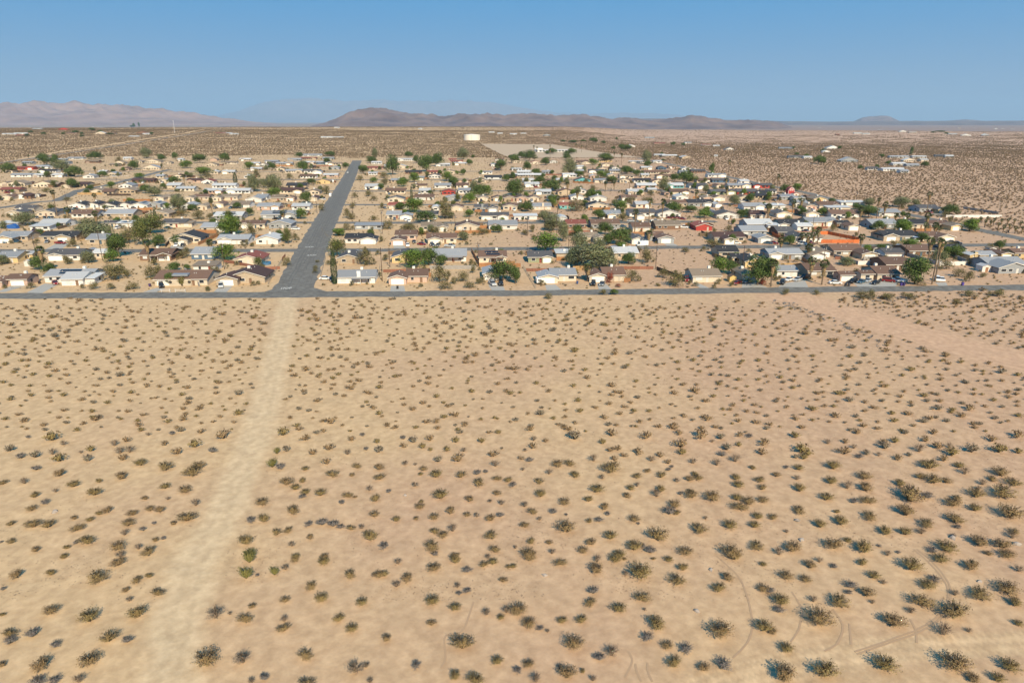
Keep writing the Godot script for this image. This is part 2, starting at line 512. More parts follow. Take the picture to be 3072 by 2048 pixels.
func hill(called: String, profile: Array, dist: float, deep: float, rough: float, low: Color, top: Color, seed_: int):
	# profile: place along the skyline (of a picture 2352 wide) and height of the crest there
	var f := FastNoiseLite.new()
	f.seed = seed_; f.fractal_type = FastNoiseLite.FRACTAL_RIDGED; f.fractal_octaves = 5; f.frequency = 1.0 / (deep * 0.32)
	var x0: float = profile[0]
	var x1: float = profile[profile.size() - 2]
	var nu := 260
	var nv := 46
	var v := PackedVector3Array()
	var n := PackedVector3Array()
	var c := PackedColorArray()
	for j in nv:
		var t := float(j) / (nv - 1)
		for i in nu:
			var sx := lerpf(x0, x1, float(i) / (nu - 1))
			var k := 0
			while k < profile.size() - 4 and sx > profile[k + 2]: k += 2
			var s: float = clampf((sx - profile[k]) / (profile[k + 2] - profile[k]), 0, 1)
			var sy: float = lerpf(profile[k + 1], profile[k + 3], s)
			var crest: float = EYE + (278.0 - sy) / 1568.0 * dist * (0.9 if called == "pale_mountains" else 1.04) + 45.0
			var z := -dist + deep * (0.5 - t)
			var x := (sx - 1176.0) / 1568.0 * -z
			var shape := pow(maxf(sin(PI * t), 0.0), 1.3)
			var ridge := f.get_noise_2d(x, z)
			var y := crest * shape * (1.0 - rough * 0.5 + rough * ridge) - 45.0
			v.append(Vector3(x, y, z)); n.append(Vector3.UP)
			var col := low.lerp(top, clampf(0.35 + 0.75 * f.get_noise_2d(x * 2.0 + 900.0, z * 2.0) + 0.3 * (shape - 0.5), 0, 1))
			c.append(col)
	var index := PackedInt32Array()
	for j in nv - 1:
		for i in nu - 1:
			var p := j * nu + i
			index.append_array([p, p + nu, p + 1, p + 1, p + nu, p + nu + 1])
	for j in range(1, nv - 1):
		for i in range(1, nu - 1):
			var p := j * nu + i
			n[p] = (v[p + 1] - v[p - 1]).cross(v[p + nu] - v[p - nu]).normalized()
			if n[p].y < 0: n[p] = -n[p]
	var arr := []
	arr.resize(Mesh.ARRAY_MAX)
	arr[Mesh.ARRAY_VERTEX] = v; arr[Mesh.ARRAY_NORMAL] = n; arr[Mesh.ARRAY_COLOR] = c; arr[Mesh.ARRAY_INDEX] = index
	var mesh := ArrayMesh.new()
	mesh.add_surface_from_arrays(Mesh.PRIMITIVE_TRIANGLES, arr)
	struct(called, mesh, tinted(1, 1, 1))

func far_hills():
	var rock := Color(0.08, 0.057, 0.06)
	var scree := Color(0.19, 0.13, 0.11)
	hill("dark_hills", [735, 288, 760, 283, 790, 272, 830, 259, 880, 255, 920, 258, 950, 263, 1000, 267, 1030, 272, 1060, 264, 1100, 262, 1160, 268, 1220, 264, 1270, 268, 1330, 266, 1400, 272, 1470, 275, 1540, 273, 1570, 266, 1600, 272, 1650, 276, 1700, 274, 1750, 279, 1790, 290], 9000.0, 3600.0, 0.42, rock, scree, 41)
	hill("low_plain_ridge", [1250, 279, 1400, 274, 1500, 273, 1700, 277, 1850, 279, 2000, 278, 2200, 277.5, 2450, 277, 2700, 278], 17000.0, 5000.0, 0.1, rock, Color(0.17, 0.125, 0.105), 43)
	hill("pale_mountains", [-700, 250, -400, 235, -100, 229, 0, 232, 60, 238, 150, 236, 210, 236, 260, 242, 330, 245, 400, 250, 470, 257, 530, 268, 600, 279, 660, 284], 17000.0, 7000.0, 0.4, Color(0.17, 0.11, 0.098), Color(0.31, 0.21, 0.175), 47)
	hill("faint_mountains", [470, 279, 560, 262, 640, 240, 700, 233, 760, 233, 830, 238, 900, 236, 1000, 239, 1060, 236, 1130, 241, 1250, 258, 1330, 264, 1400, 261, 1480, 262, 1550, 266, 1640, 278], 58000.0, 9000.0, 0.12, Color(0.15, 0.13, 0.13), Color(0.22, 0.185, 0.18), 51)
	hill("far_mesa", [1900, 283, 1925, 278, 1942, 270, 1960, 268.5, 1985, 267, 2000, 268, 2012, 273, 2027, 279, 2060, 277, 2100, 279, 2140, 276.5, 2170, 274.5, 2215, 278, 2270, 278, 2310, 276, 2360, 274, 2420, 276, 2600, 279], 23000.0, 1600.0, 0.06, rock, scree, 53)

# ------------------------------------------------------------------ plants: every shape is one unit wide; they are scaled where they stand
func shade(base: Color, r: RandomNumberGenerator, spread := 0.35) -> Color:
	var k := 1.0 + r.randf_range(-spread, spread)
	return Color(base.r * k * r.randf_range(0.9, 1.12), base.g * k, base.b * k * r.randf_range(0.85, 1.15))
func bush_shape(seed_: int, foliage: Color, wood: Color, stems: int, leaves: int, size: float, tall: float, droop := 0.0) -> Array:
	var r := RandomNumberGenerator.new()
	r.seed = seed_
	var f := Shape.new()
	var w := Shape.new()
	var lop := Vector2(r.randf_range(0.75, 1.1), r.randf_range(0.75, 1.1))
	var lobes := []
	for k in 3: lobes.append([r.randf() * TAU, r.randf_range(0.65, 1.15)])
	for k in stems:
		var turn := r.randf() * TAU
		var lobe := 0.8
		for l in lobes:
			lobe = maxf(lobe, l[1] * (0.5 + 0.5 * cos(turn - l[0])))
		var out := sqrt(r.randf()) * 0.5 * lobe
		var root := Vector3(r.randf_range(-0.05, 0.05), 0, r.randf_range(-0.05, 0.05))
		var tip := Vector3(cos(turn) * out * lop.x, tall * (1.0 - 1.1 * out * out) * r.randf_range(0.75, 1.15), sin(turn) * out * lop.y)
		var mid := root.lerp(tip, 0.55) + Vector3(0, 0.03, 0) - Vector3(cos(turn), 0, sin(turn)) * 0.05
		w.tint = shade(wood, r, 0.3)
		var side := Vector3(-sin(turn), 0, cos(turn)) * 0.006
		w.tri(root - side, root + side, mid, Vector3(cos(turn), 0.6, sin(turn)).normalized())
		w.tri(mid - side, mid + side, tip, Vector3(cos(turn), 0.6, sin(turn)).normalized())
		for j in leaves:
			var t := pow(r.randf(), 0.75)
			var p := root.lerp(mid, 0.45).lerp(tip, t) + Vector3(r.randf_range(-1, 1), r.randf_range(-1, 1), r.randf_range(-1, 1)) * 0.035
			p.y = maxf(p.y - droop * t, 0.012)
			f.tint = shade(foliage, r)
			f.leaf(p, size * r.randf_range(0.7, 1.3), r, Vector3(cos(turn) * 0.5, 0.8, sin(turn) * 0.5))
	return [f, w]
func merged(a: Array) -> ArrayMesh:
	var s := Shape.new()
	for b: Shape in a:
		s.v.append_array(b.v); s.n.append_array(b.n); s.c.append_array(b.c)
	return s.done()
func crown_shape(seed_: int, tone: Color, lobes: int, leaves: int, size: float, wide: float, low: float, open := 0.15) -> ArrayMesh:   # one unit tall
	var r := RandomNumberGenerator.new()
	r.seed = seed_
	var s := Shape.new()
	for k in lobes:
		var turn := r.randf() * TAU + k
		var up := r.randf()
		var ring := sqrt(r.randf()) * 0.36 * wide * (1.0 - 0.5 * up)
		var c := Vector3(cos(turn) * ring, low + (0.82 - low) * up, sin(turn) * ring)
		var rad := r.randf_range(0.14, 0.23) * minf(wide, 1.1)
		var lobe_tone := shade(tone, r, 0.22)
		for j in leaves:
			var d := Vector3(r.randfn(), r.randfn() * 0.85, r.randfn()).normalized()
			var rr := rad * (1.0 + r.randf_range(-0.4, open))
			s.tint = shade(lobe_tone, r, 0.3)
			s.leaf(c + d * rr, size * r.randf_range(0.7, 1.35), r, d)
	return s.done()
func trunk_shape(seed_: int, tall: float, spread: float, thick: float, limbs: int) -> ArrayMesh:
	var r := RandomNumberGenerator.new()
	r.seed = seed_
	var s := Shape.new()
	var fork := Vector3(r.randf_range(-0.02, 0.02), tall, r.randf_range(-0.02, 0.02))
	s.tube(Vector3(0, -0.05, 0), fork, thick, thick * 0.75, 7)
	for k in limbs:
		var turn := TAU * k / limbs + r.randf_range(-0.4, 0.4)
		var tip := Vector3(cos(turn) * spread, r.randf_range(tall + 0.15, 0.8), sin(turn) * spread)
		var mid := fork.lerp(tip, 0.5) + Vector3(0, -0.03, 0)
		s.tube(fork, mid, thick * 0.55, thick * 0.35, 5); s.tube(mid, tip, thick * 0.35, thick * 0.1, 5)
	return s.done()
func palm_shape(seed_: int, green: Color, dead: Color) -> Array:   # a crown about one unit across, its centre at the origin; and the skirt below
	var r := RandomNumberGenerator.new()
	r.seed = seed_
	var f := Shape.new()
	var d := Shape.new()
	for k in 46:
		var turn := r.randf() * TAU
		var up := r.randf_range(-0.55, 1.25)
		var dir := Vector3(cos(turn) * cos(up), sin(up), sin(turn) * cos(up))
		var side := dir.cross(Vector3.UP).normalized()
		var hub := dir * 0.24
		f.tint = shade(green, r, 0.3)
		f.tri(-side * 0.008, side * 0.008, hub, Vector3.UP)
		for j in 9:   # the fan
			var g := (j - 4) * 0.27
			var ray := (dir * cos(g) + side * sin(g)).normalized()
			var tip := hub + ray * r.randf_range(0.2, 0.28) - Vector3(0, 0.08 * absf(g) + 0.05, 0)
			var across := (side * cos(g) - dir * sin(g)) * 0.028
			var nn := across.cross(ray).normalized()
			f.tint = shade(green, r, 0.25)
			var half := hub.lerp(tip, 0.5)
			f.tri(hub, half + across, half - across, nn if nn.y > 0 else -nn); f.tri(half - across, half + across, tip, nn if nn.y > 0 else -nn)
	for k in 240:
		var turn := r.randf() * TAU
		var h := r.randf()
		var out := 0.10 + 0.12 * (1.0 - h)
		d.tint = shade(dead, r, 0.3)
		var p := Vector3(cos(turn) * out, -0.05 - 0.55 * h, sin(turn) * out)
		var side := Vector3(-sin(turn), 0, cos(turn)) * 0.035
		d.tri(p - side, p + side, p + Vector3(cos(turn) * 0.06, -0.17, sin(turn) * 0.06), Vector3(cos(turn), 0.3, sin(turn)).normalized())
	return [f.done(), d.done()]

const OLIVE := Color(0.215, 0.158, 0.06)
const BROWNISH := Color(0.24, 0.16, 0.08)
const GREYISH := Color(0.165, 0.145, 0.13)
const STRAW := Color(0.215, 0.155, 0.10)
const LIME := Color(0.17, 0.155, 0.04)
func plant_shapes():
	for k in 6: shapes["creosote%d" % k] = bush_shape(100 + k, OLIVE.lerp(BROWNISH, k / 6.0), Color(0.12, 0.088, 0.062), 130, 13, 0.023, 0.34)
	for k in 3: shapes["bursage%d" % k] = bush_shape(200 + k, GREYISH, Color(0.11, 0.095, 0.085), 130, 9, 0.026, 0.36)
	for k in 3: shapes["dry%d" % k] = bush_shape(300 + k, STRAW, Color(0.19, 0.14, 0.10), 120, 4, 0.022, 0.42)
	for k in 2: shapes["lime%d" % k] = bush_shape(400 + k, LIME, Color(0.14, 0.11, 0.06), 120, 10, 0.03, 0.55)
	for k in 4: shapes["plain%d" % k] = merged(bush_shape(500 + k, [OLIVE, BROWNISH, OLIVE.lerp(GREYISH, 0.6), BROWNISH][k], Color(0.13, 0.095, 0.065), 40, 8, 0.05, 0.36))
	for k in 3: shapes["far%d" % k] = merged(bush_shape(600 + k, [Color(0.20, 0.14, 0.072), Color(0.22, 0.145, 0.088), Color(0.18, 0.135, 0.085)][k], Color(0.13, 0.095, 0.065), 12, 4, 0.15, 0.46))
	for k in 2: shapes["tuft%d" % k] = merged(bush_shape(700 + k, Color(0.16, 0.11, 0.075), Color(0.13, 0.09, 0.065), 12, 1, 0.06, 0.3))
	for k in 3:
		shapes["green%d" % k] = crown_shape(800 + k, Color(0.072, 0.112, 0.026), 26, 150, 0.035, 1.2, 0.3)
		shapes["lush%d" % k] = crown_shape(810 + k, Color(0.10, 0.16, 0.025), 24, 130, 0.034, 1.2, 0.26)
		shapes["grey%d" % k] = crown_shape(820 + k, Color(0.15, 0.165, 0.085), 34, 130, 0.032, 1.15, 0.25, 0.3)
		shapes["pine%d" % k] = crown_shape(830 + k, Color(0.10, 0.115, 0.03), 30, 90, 0.032, 1.0, 0.3, 0.3)
		shapes["trunk%d" % k] = trunk_shape(840 + k, 0.26, 0.26, 0.032, 5)
		shapes["scrub%d" % k] = crown_shape(850 + k, Color(0.14, 0.125, 0.05), 22, 80, 0.04, 1.7, 0.16, 0.4)
		var p := palm_shape(860 + k, Color(0.085, 0.105, 0.035), Color(0.27, 0.19, 0.1))
		shapes["fronds%d" % k] = p[0]; shapes["skirt%d" % k] = p[1]
	var r := RandomNumberGenerator.new()
	r.seed = 870
	var s := Shape.new()
	for k in 2600:
		var h := r.randf()
		var turn := r.randf() * TAU
		var rad := 0.085 * pow(sin(PI * clampf(0.12 + h * 0.86, 0, 1)), 0.6) * r.randf_range(0.7, 1.1)
		s.tint = shade(Color(0.04, 0.062, 0.02), r, 0.35)
		s.leaf(Vector3(cos(turn) * rad, 0.02 + h * 0.98, sin(turn) * rad), 0.016, r, Vector3(cos(turn), 0.4, sin(turn)))
	shapes["cypress"] = s.done()
	var t := Shape.new()
	t.tube(Vector3(0, -0.1, 0), Vector3(0, 1, 0), 0.5, 0.36, 9, false)
	shapes["stem"] = t.done()

const FIELD := "0,1674 c15,20,14 c47,17,10 c90,24,20 c109,9,16 c125,24,11 c137,19,9 c145,36,13 c116,32,9 d119,41,9 c47,53,15 c82,61,20 c126,57,20 g3,30,6 c2,54,7 c100,79,17 g117,79,11 c9,74,14 g10,80,13 g30,74,14 g51,83,11 c83,100,20 c38,105,21 g35,118,15 g50,116,13 d72,116,14 c2,101,10 d198,58,20 d211,53,6 c225,61,15 c232,47,8 c190,101,24 d223,99,19 y229,6,14 y226,21,16 d231,116,10 c58,1,6 768,1674 c36,4,10 c62,7,13 y17,17,11 d27,12,10 c86,20,13 c113,19,11 d109,18,8 c118,18,10 d130,7,10 c139,23,15 d129,28,11 c164,13,14 c183,6,13 g194,14,10 c209,9,10 c218,7,11 c227,23,10 c232,10,6 d185,28,9 g194,32,9 g187,34,7 c51,30,13 c27,42,10 c60,42,15 c97,45,13 c162,44,16 c183,49,13 d212,54,12 d230,52,12 c225,57,9 d26,60,10 c26,69,13 c76,60,14 c88,69,14 c120,78,12 c161,63,11 c46,94,16 d91,108,20 d101,102,10 c190,86,22 g147,102,11 c222,99,13 c47,120,16 g8,113,11 c183,113,14 c202,118,20 d105,116,9 g1,17,5 1536,1674 c16,4,14 c44,8,13 d78,5,11 c77,16,18 c95,5,14 c103,2,5 c130,2,5 c144,4,10 c1,10,8 d104,17,8 c118,21,24 c157,13,12 c152,26,17 c198,22,13 c190,33,17 c205,3,14 c231,8,8 c230,32,12 g75,34,12 c71,45,13 c119,41,16 c98,51,16 d122,49,5 c5,54,18 c46,61,12 c64,61,14 c16,65,15 g26,67,8 d33,69,6 c133,68,21 c192,75,23 c231,69,18 c56,85,20 g124,77,13 c142,84,13 g159,88,15 d91,92,18 g80,95,13 g194,103,17 c149,102,18 c176,105,14 c15,101,12 g5,106,10 c50,112,20 d44,103,10 c65,106,7 d22,116,14 d74,114,9 2304,1674 c39,11,14 d47,5,9 g61,10,8 c87,8,12 c132,14,20 c159,6,16 c187,13,17 d231,14,12 c17,21,14 c34,23,12 g2,33,10 c97,20,13 d106,25,8 g76,29,13 c147,30,17 g153,23,11 c12,45,17 g10,51,11 d42,42,11 c66,47,19 c91,37,16 g74,34,8 d96,43,7 c47,64,26 c115,65,24 c141,46,21 d132,52,11 c172,58,27 d161,73,20 c195,40,20 c220,35,22 c227,46,14 d172,36,10 c230,63,10 c4,71,12 c17,88,15 c52,112,27 c107,105,24 c172,106,27 c222,105,20 c14,116,26 d185,69,8 c188,116,16 c211,115,14 " + "0,1300 g26,5,5 c48,9,16 d58,12,9 c9,18,11 g19,24,10 c32,24,12 d48,21,10 c55,28,14 c83,18,10 d74,19,5 c81,27,11 d105,13,10 c116,9,9 d110,20,12 d119,19,12 c113,26,11 c129,31,13 d136,3,6 c151,12,8 g158,2,7 c185,1,8 c205,7,15 c179,15,14 g195,19,9 c163,21,12 c152,35,15 c182,34,13 c177,41,17 g33,35,9 c55,41,12 c111,44,14 c91,46,8 c67,51,13 c87,59,15 c3,48,9 d22,48,11 d51,55,7 c32,60,10 g41,66,9 c29,72,10 c152,52,11 c170,56,13 c133,62,8 d154,62,6 d180,68,11 c99,74,12 c91,76,8 c122,77,12 c138,72,9 c147,74,11 c172,83,17 c159,85,8 c118,86,13 c68,80,8 c83,82,9 c10,85,8 c31,88,14 c44,88,13 c71,91,13 d114,95,10 g131,90,7 g141,84,5 c80,104,17 g70,102,7 c10,102,9 c109,109,15 c143,100,7 g150,98,6 d127,108,10 c137,113,15 c61,107,8 c32,110,10 c59,115,8 d111,116,12 g230,83,10 c226,104,17 y230,116,14 g1,101,4 768,1300 c25,4,14 c45,8,10 c88,8,9 g98,3,6 c111,10,8 g135,6,7 c144,10,11 c160,8,10 c135,14,8 c184,10,10 c207,10,9 c28,18,10 y19,20,8 c52,21,10 c67,17,11 d84,21,9 g101,16,6 c113,19,11 c153,15,9 c160,17,6 c175,18,9 d191,18,8 c226,15,4 c218,23,11 y15,33,12 g22,34,10 c65,30,11 c45,35,8 c93,33,9 c113,35,11 d137,30,8 d146,30,5 c167,28,11 c186,28,14 d220,32,11 c154,35,8 c151,39,6 c70,41,13 c88,40,6 c114,44,11 c165,42,13 c188,42,11 g203,39,9 g211,37,6 c221,44,9 c232,46,10 c28,49,15 c36,53,10 c43,46,9 d146,50,9 c204,50,13 d104,54,9 g122,55,6 c45,57,10 g43,60,8 c59,59,12 c84,60,10 c91,60,5 c110,64,12 c169,62,16 c196,64,11 c221,58,10 c6,67,13 c152,64,6 c150,70,10 d215,64,6 d225,67,9 g79,66,7 c34,76,14 c7,83,14 c109,78,10 c129,82,9 c147,80,6 c163,80,11 c179,75,12 c194,77,8 d203,78,8 c215,82,12 g224,78,8 g49,86,9 g61,86,12 g71,87,12 g78,88,8 c87,90,9 d97,89,9 c19,94,10 c30,92,10 c50,98,9 c105,100,18 c164,93,10 c172,97,11 d181,92,12 c216,98,13 d33,105,9 g118,107,11 c162,109,17 g164,113,8 c219,110,11 c183,116,11 c37,116,9 c63,116,9 d213,116,8 " + "1536,1300 d20,8,8 c31,9,7 c57,8,16 c83,11,9 c91,4,12 c123,7,13 c154,3,9 c173,7,16 c192,7,11 c209,4,8 g218,5,8 d184,9,6 c19,15,10 d12,17,6 c90,18,8 c97,17,9 c116,21,11 c103,23,8 c155,15,15 c156,21,11 c197,17,12 g193,22,9 c208,13,8 c231,13,12 c229,21,11 c8,25,7 g16,27,8 d75,27,11 c94,26,8 d128,27,10 c136,23,9 c143,29,8 d166,29,10 d188,31,11 d205,28,13 c221,34,8 c42,32,12 c53,31,11 d10,35,6 d34,39,9 c91,38,18 c58,42,12 d83,43,8 c115,42,9 c125,37,8 g144,35,6 g147,32,5 c137,42,10 d151,46,8 c168,40,9 c171,44,10 c163,45,10 c206,44,11 c228,46,10 c25,47,10 g1,50,8 c78,56,15 c109,53,9 d115,50,7 c208,51,12 c230,53,9 c26,60,12 c70,64,10 c106,60,10 c137,55,11 d133,60,13 g155,57,6 c164,55,7 c165,61,13 c184,64,16 c207,63,11 c217,67,13 c230,65,11 d12,69,10 c48,67,12 c85,71,11 g88,76,7 c209,72,16 c19,75,10 g38,75,9 g50,76,4 d25,81,7 c71,83,7 g80,82,9 c112,82,12 g116,84,4 c149,70,12 g145,76,13 c152,76,8 d178,80,6 c226,80,11 c12,88,11 c50,93,19 c172,93,16 c200,89,15 c223,88,11 c133,100,20 c90,99,14 c72,104,13 c18,103,10 c34,103,8 d3,107,6 d37,112,9 c65,111,11 c112,109,16 g120,105,7 g127,111,12 c159,113,15 c225,108,15 c201,116,20 c15,116,15 c98,116,14 2304,1300 c25,6,11 d55,11,9 c71,10,8 c82,2,10 c106,11,9 c107,16,13 c117,10,10 c145,9,10 c156,16,12 c206,9,11 c229,6,13 c152,2,9 c126,2,8 d167,15,9 c31,20,16 c37,22,11 c26,24,8 c33,25,10 d79,15,8 c70,21,13 c91,21,9 g84,24,9 d102,22,7 c119,26,10 c130,22,7 d139,19,13 c169,23,15 c162,27,10 c187,20,15 c212,20,16 c230,20,10 c28,35,10 g17,33,6 c60,35,14 c148,35,19 d142,29,8 c176,33,11 d181,39,12 c214,41,15 c8,41,9 d27,44,9 c58,48,12 c88,44,14 c121,50,12 c140,43,10 c152,48,15 c164,47,11 c206,45,10 d197,49,11 d194,53,8 c226,50,15 c29,55,13 d73,53,13 c90,55,15 c54,63,14 g79,65,9 c91,66,15 c130,66,25 g146,61,12 c170,69,15 c174,63,10 c192,61,15 c216,62,22 c190,73,12 c28,75,14 c63,74,7 c4,80,10 c94,81,15 c127,78,18 c67,86,16 g27,81,5 c48,88,13 c172,84,16 g174,88,8 c146,88,15 c222,81,22 c226,94,11 d225,98,12 c108,95,15 c126,95,13 d141,94,11 d17,92,6 g170,96,7 c73,101,9 c61,109,21 c22,111,19 c88,112,20 g151,111,11 c164,111,20 c194,106,19 c216,108,19 c203,113,9 c220,116,15 g102,105,5 g120,111,5 d10,113,12 d110,114,9"
const LANDMARKS := [[120, "pink garage house"], [260, "solar-panelled white house"], [470, "open sandy lot"], [610, "tan courtyard house"], [800, "maroon-roofed house"], [960, "main road"], [1050, "cypress"], [1150, "grey-roofed white house"], [1290, "small pink house"], [1420, "scrubby empty lot"], [1540, "parked pickup truck"], [1700, "grey-and-maroon house"], [1880, "brown-roofed cream house"], [2060, "leafless vacant lot"], [2180, "tan-roofed carport house"], [2300, "yellow shed"], [2430, "pale blue house"], [2560, "brown hip-roofed house"], [2700, "twin brown-roofed houses"], [2820, "big dark green tree"], [2940, "white parked cars"], [9999, "low metal-roofed house"]]
func shrubs():
	var kinds := {"c": ["creosote_bush", "creosote bush", ["olive", "olive", "brownish", "brownish", "brown", "brown"], "creosote", 6, "creosote bushes in the sandy field"], "g": ["bursage_bush", "bursage bush", ["dark grey", "dark grey", "ashy grey"], "bursage", 3, "grey bursage in the sandy field"], "d": ["dry_bush", "dry bush", ["straw brown", "pale brown", "pale brown"], "dry", 3, "dry brush in the sandy field"], "y": ["yellow_green_bush", "bush", ["yellow-green", "yellow-green"], "lime", 2, "yellow-green bushes beside the dirt track"]}
	var leafy := tinted(1, 1, 1, 0.25)
	var woody := tinted(1, 1, 1)
	var list := []
	var ox := 0.0
	var oy := 0.0
	for word in FIELD.split(" ", false):
		if word[0].is_valid_int():
			ox = word.get_slice(",", 0).to_float(); oy = word.get_slice(",", 1).to_float()
			continue
		var f := word.substr(1).split_floats(",")
		var at := on_tile(ox, oy, f[0] + rng.randf_range(-0.3, 0.3), f[1] - f[2] * 0.18)
		var far := -at.z * cos(PITCH) + EYE * sin(PITCH)
		list.append([word[0], at, f[2] * 10.0 / ZOOM / LENS * far])
	var of_kind := {"c": 0, "g": 0, "d": 0, "y": 0}
	list.sort_custom(func(a, b): return a[1].z > b[1].z)
	var spare := []
	var columns := {}
	for e in list:
		var kind: Array = kinds[e[0]]
		var at: Vector3 = e[1]
		if of_kind[e[0]] >= 300:
			spare.append(e)
			continue
		of_kind[e[0]] += 1
		var k := rng.randi() % int(kind[4])
		var px := picture_x(at)
		var mark := 0
		while px > LANDMARKS[mark][0]: mark += 1
		var size := "small" if e[2] < 1.35 else "wide" if e[2] > 2.3 else "rounded"
		var look := "%s %s %s" % [size, kind[2][k], kind[1]]
		var key := "%s|%d" % [look, mark]
		columns[key] = columns.get(key, 0) + 1
		var o := thing(kind[0], "%s, %s up from bottom edge below the %s" % [look, ordinal(columns[key]), LANDMARKS[mark][1]], "shrub", at + Vector3(0, -0.03, 0), rng.randf() * TAU, kind[5])
		var w: float = e[2] * 1.34
		o.scale = Vector3(w, w * rng.randf_range(0.8, 1.1), w)
		var m: Array = shapes["%s%d" % [kind[3], k]]
		if not boxes.has("%s%d" % [kind[3], k]): boxes["%s%d" % [kind[3], k]] = [m[0].done(), m[1].done()]
		obj("foliage", boxes["%s%d" % [kind[3], k]][0], leafy, o); obj("stems", boxes["%s%d" % [kind[3], k]][1], woody, o)
	# the rest of the field up to the near street, too many to keep apart
	var rest := [[], [], [], []]
	for e in spare: rest[rng.randi() % 4].append(Transform3D(Basis(Vector3.UP, rng.randf() * TAU).scaled(Vector3.ONE * e[2] * 1.34), e[1]))
	var cell := 3.55
	for i in range(-70, 70):
		for j in range(0, 60):
			var x := (i + rng.randf()) * cell
			var z := -118.0 - (j + rng.randf()) * cell
			var p := Vector2(x, z)
			var far := -z * cos(PITCH) + EYE * sin(PITCH)
			var py := 1024.0 - LENS * ((-EYE) * cos(PITCH) - z * sin(PITCH)) / far
			if py > 1300.0 or py < 896.0: continue
			if rng.randf() > 0.92 + 0.7 * soil_noise.get_noise_2d(x * 0.8, z * 0.8): continue
			if py < 918.0 and rng.randf() < 0.55: continue
			var free := true
			for s in streets:
				if s[2] == "dirt" and near_line(p, s[0]) < s[1] * (0.52 if s[3] != "bare_wash" else 0.42): free = false
			if not free: continue
			var w := rng.randf_range(1.0, 2.5) + (1.0 if rng.randf() < 0.1 else 0.0)
			rest[rng.randi() % 4].append(Transform3D(Basis(Vector3.UP, rng.randf() * TAU).scaled(Vector3(w * 1.15, w * rng.randf_range(0.7, 1.0), w)), Vector3(x, height(x, z) - 0.02, z)))
	for k in 140:   # thick growth along the street at the right
		var g := on_ground(rng.randf_range(2520, 3080), rng.randf_range(880, 925))
		var w := rng.randf_range(1.2, 2.6)
		rest[rng.randi() % 4].append(Transform3D(Basis(Vector3.UP, rng.randf() * TAU).scaled(Vector3(w, w * 0.9, w)), g))
	# grey dead brush bulldozed into a line beside the bare wash
	var wind := []
	for k in 90:
		var t := rng.randf()
		var g := on_ground(lerpf(2330, 2640, t) + rng.randf_range(-25, 25), lerpf(905, 1035, t * t * 0.3 + t * 0.7) + rng.randf_range(-7, 7))
		var w := rng.randf_range(0.8, 2.2)
		wind.append(Transform3D(Basis(Vector3.UP, rng.randf() * TAU).scaled(Vector3(w, w * 0.6, w)), g))
	for k in 40:
		var g := on_ground(rng.randf_range(2560, 2760), rng.randf_range(890, 905))
		wind.append(Transform3D(Basis(Vector3.UP, rng.randf() * TAU).scaled(Vector3(2.0, 1.2, 2.0)), g))
	shapes["dead"] = merged(bush_shape(560, Color(0.27, 0.25, 0.24), Color(0.25, 0.225, 0.21), 40, 4, 0.05, 0.4))
	scatter("dead_brush", shapes["dead"], wind, "line of grey dead brush heaped along the bare sandy clearing")
	for k in 4: scatter("field_scrub", shapes["plain%d" % k], rest[k], "low olive and brown scrub growing across the sandy field up to the street")
	# twigs and seedlings on the sand
	var bits := [[], []]
	for k in 34000:
		var z := -75.0 - pow(rng.randf(), 1.3) * 160.0
		var x := rng.randf_range(-0.8, 0.8) * (-z + 10.0)
		var patch := soil_noise.get_noise_2d(x * 2.5, z * 2.5) + clampf(x * 0.004, -0.1, 0.3)
		if rng.randf() > 0.22 + patch * 1.9: continue
		var free := true
		for s in streets:
			if s[2] == "dirt" and near_line(Vector2(x, z), s[0]) < s[1] * 0.5: free = false
		if not free: continue
		var w := rng.randf_range(0.22, 0.62)
		bits[k % 2].append(Transform3D(Basis(Vector3.UP, rng.randf() * TAU).scaled(Vector3(w, w * 0.7, w)), Vector3(x, height(x, z) - 0.01, z)))
	for k in 2: scatter("ground_litter", shapes["tuft%d" % k], bits[k], "brown twigs and dead seedlings strewn over the sand")
	# pale stones
	var stone := Shape.new()
	for k in 7:
		for j in 4:
			var pt := []
			for e: Vector2 in [Vector2(k, j), Vector2(k + 1, j), Vector2(k + 1, j + 1), Vector2(k, j + 1)]:
				var u := TAU * e.x / 7.0
				var h := PI / 2 * e.y / 4.0
				var rr := 1.0 + 0.22 * sin(3.0 * u + 2.0 * h) + 0.1 * cos(5.0 * u)
				pt.append(Vector3(cos(u) * cos(h) * rr * 0.5, sin(h) * 0.4, sin(u) * cos(h) * rr * 0.4))
			stone.quad(pt[1], pt[0], pt[3], pt[2])
	var pebble := stone.done()
	for e: Array in [[1536, 1674, 30, 16, 5, "pale stone beside the sandy rise near the bottom edge"], [1536, 1674, 170, 49, 6, "pale stone casting a dark shadow beside curved tyre tracks"], [1536, 1674, 183, 11, 5, "grey stone on bare sand among wide bushes"], [2304, 1674, 195, 22, 5, "grey stone right of the double tyre tracks"], [2304, 1300, 31, 98, 6, "pale stone between two dry bushes on the slope"], [2304, 1300, 170, 96, 7, "long pale stone below a wide creosote bush"], [2304, 1300, 27, 80, 5, "small white stone beside an olive bush"], [2304, 1300, 229, 102, 7, "bleached stone at the far right edge of the field"], [768, 1300, 137, 57, 4, "small white stone in the middle of the field"], [0, 1300, 50, 72, 6, "white litter lump near the left edge of the field"]]:
		var at := on_tile(e[0], e[1], e[2], e[3])
		var far := -at.z * cos(PITCH) + EYE * sin(PITCH)
		var o := obj("field_stone", pebble, paint(0.30, 0.255, 0.22))
		tag(o, e[5], "stone", "stones lying in the sandy field")
		o.position = at; o.scale = Vector3.ONE * float(e[4]) * 10.0 / ZOOM / LENS * far; o.rotation.y = rng.randf() * TAU
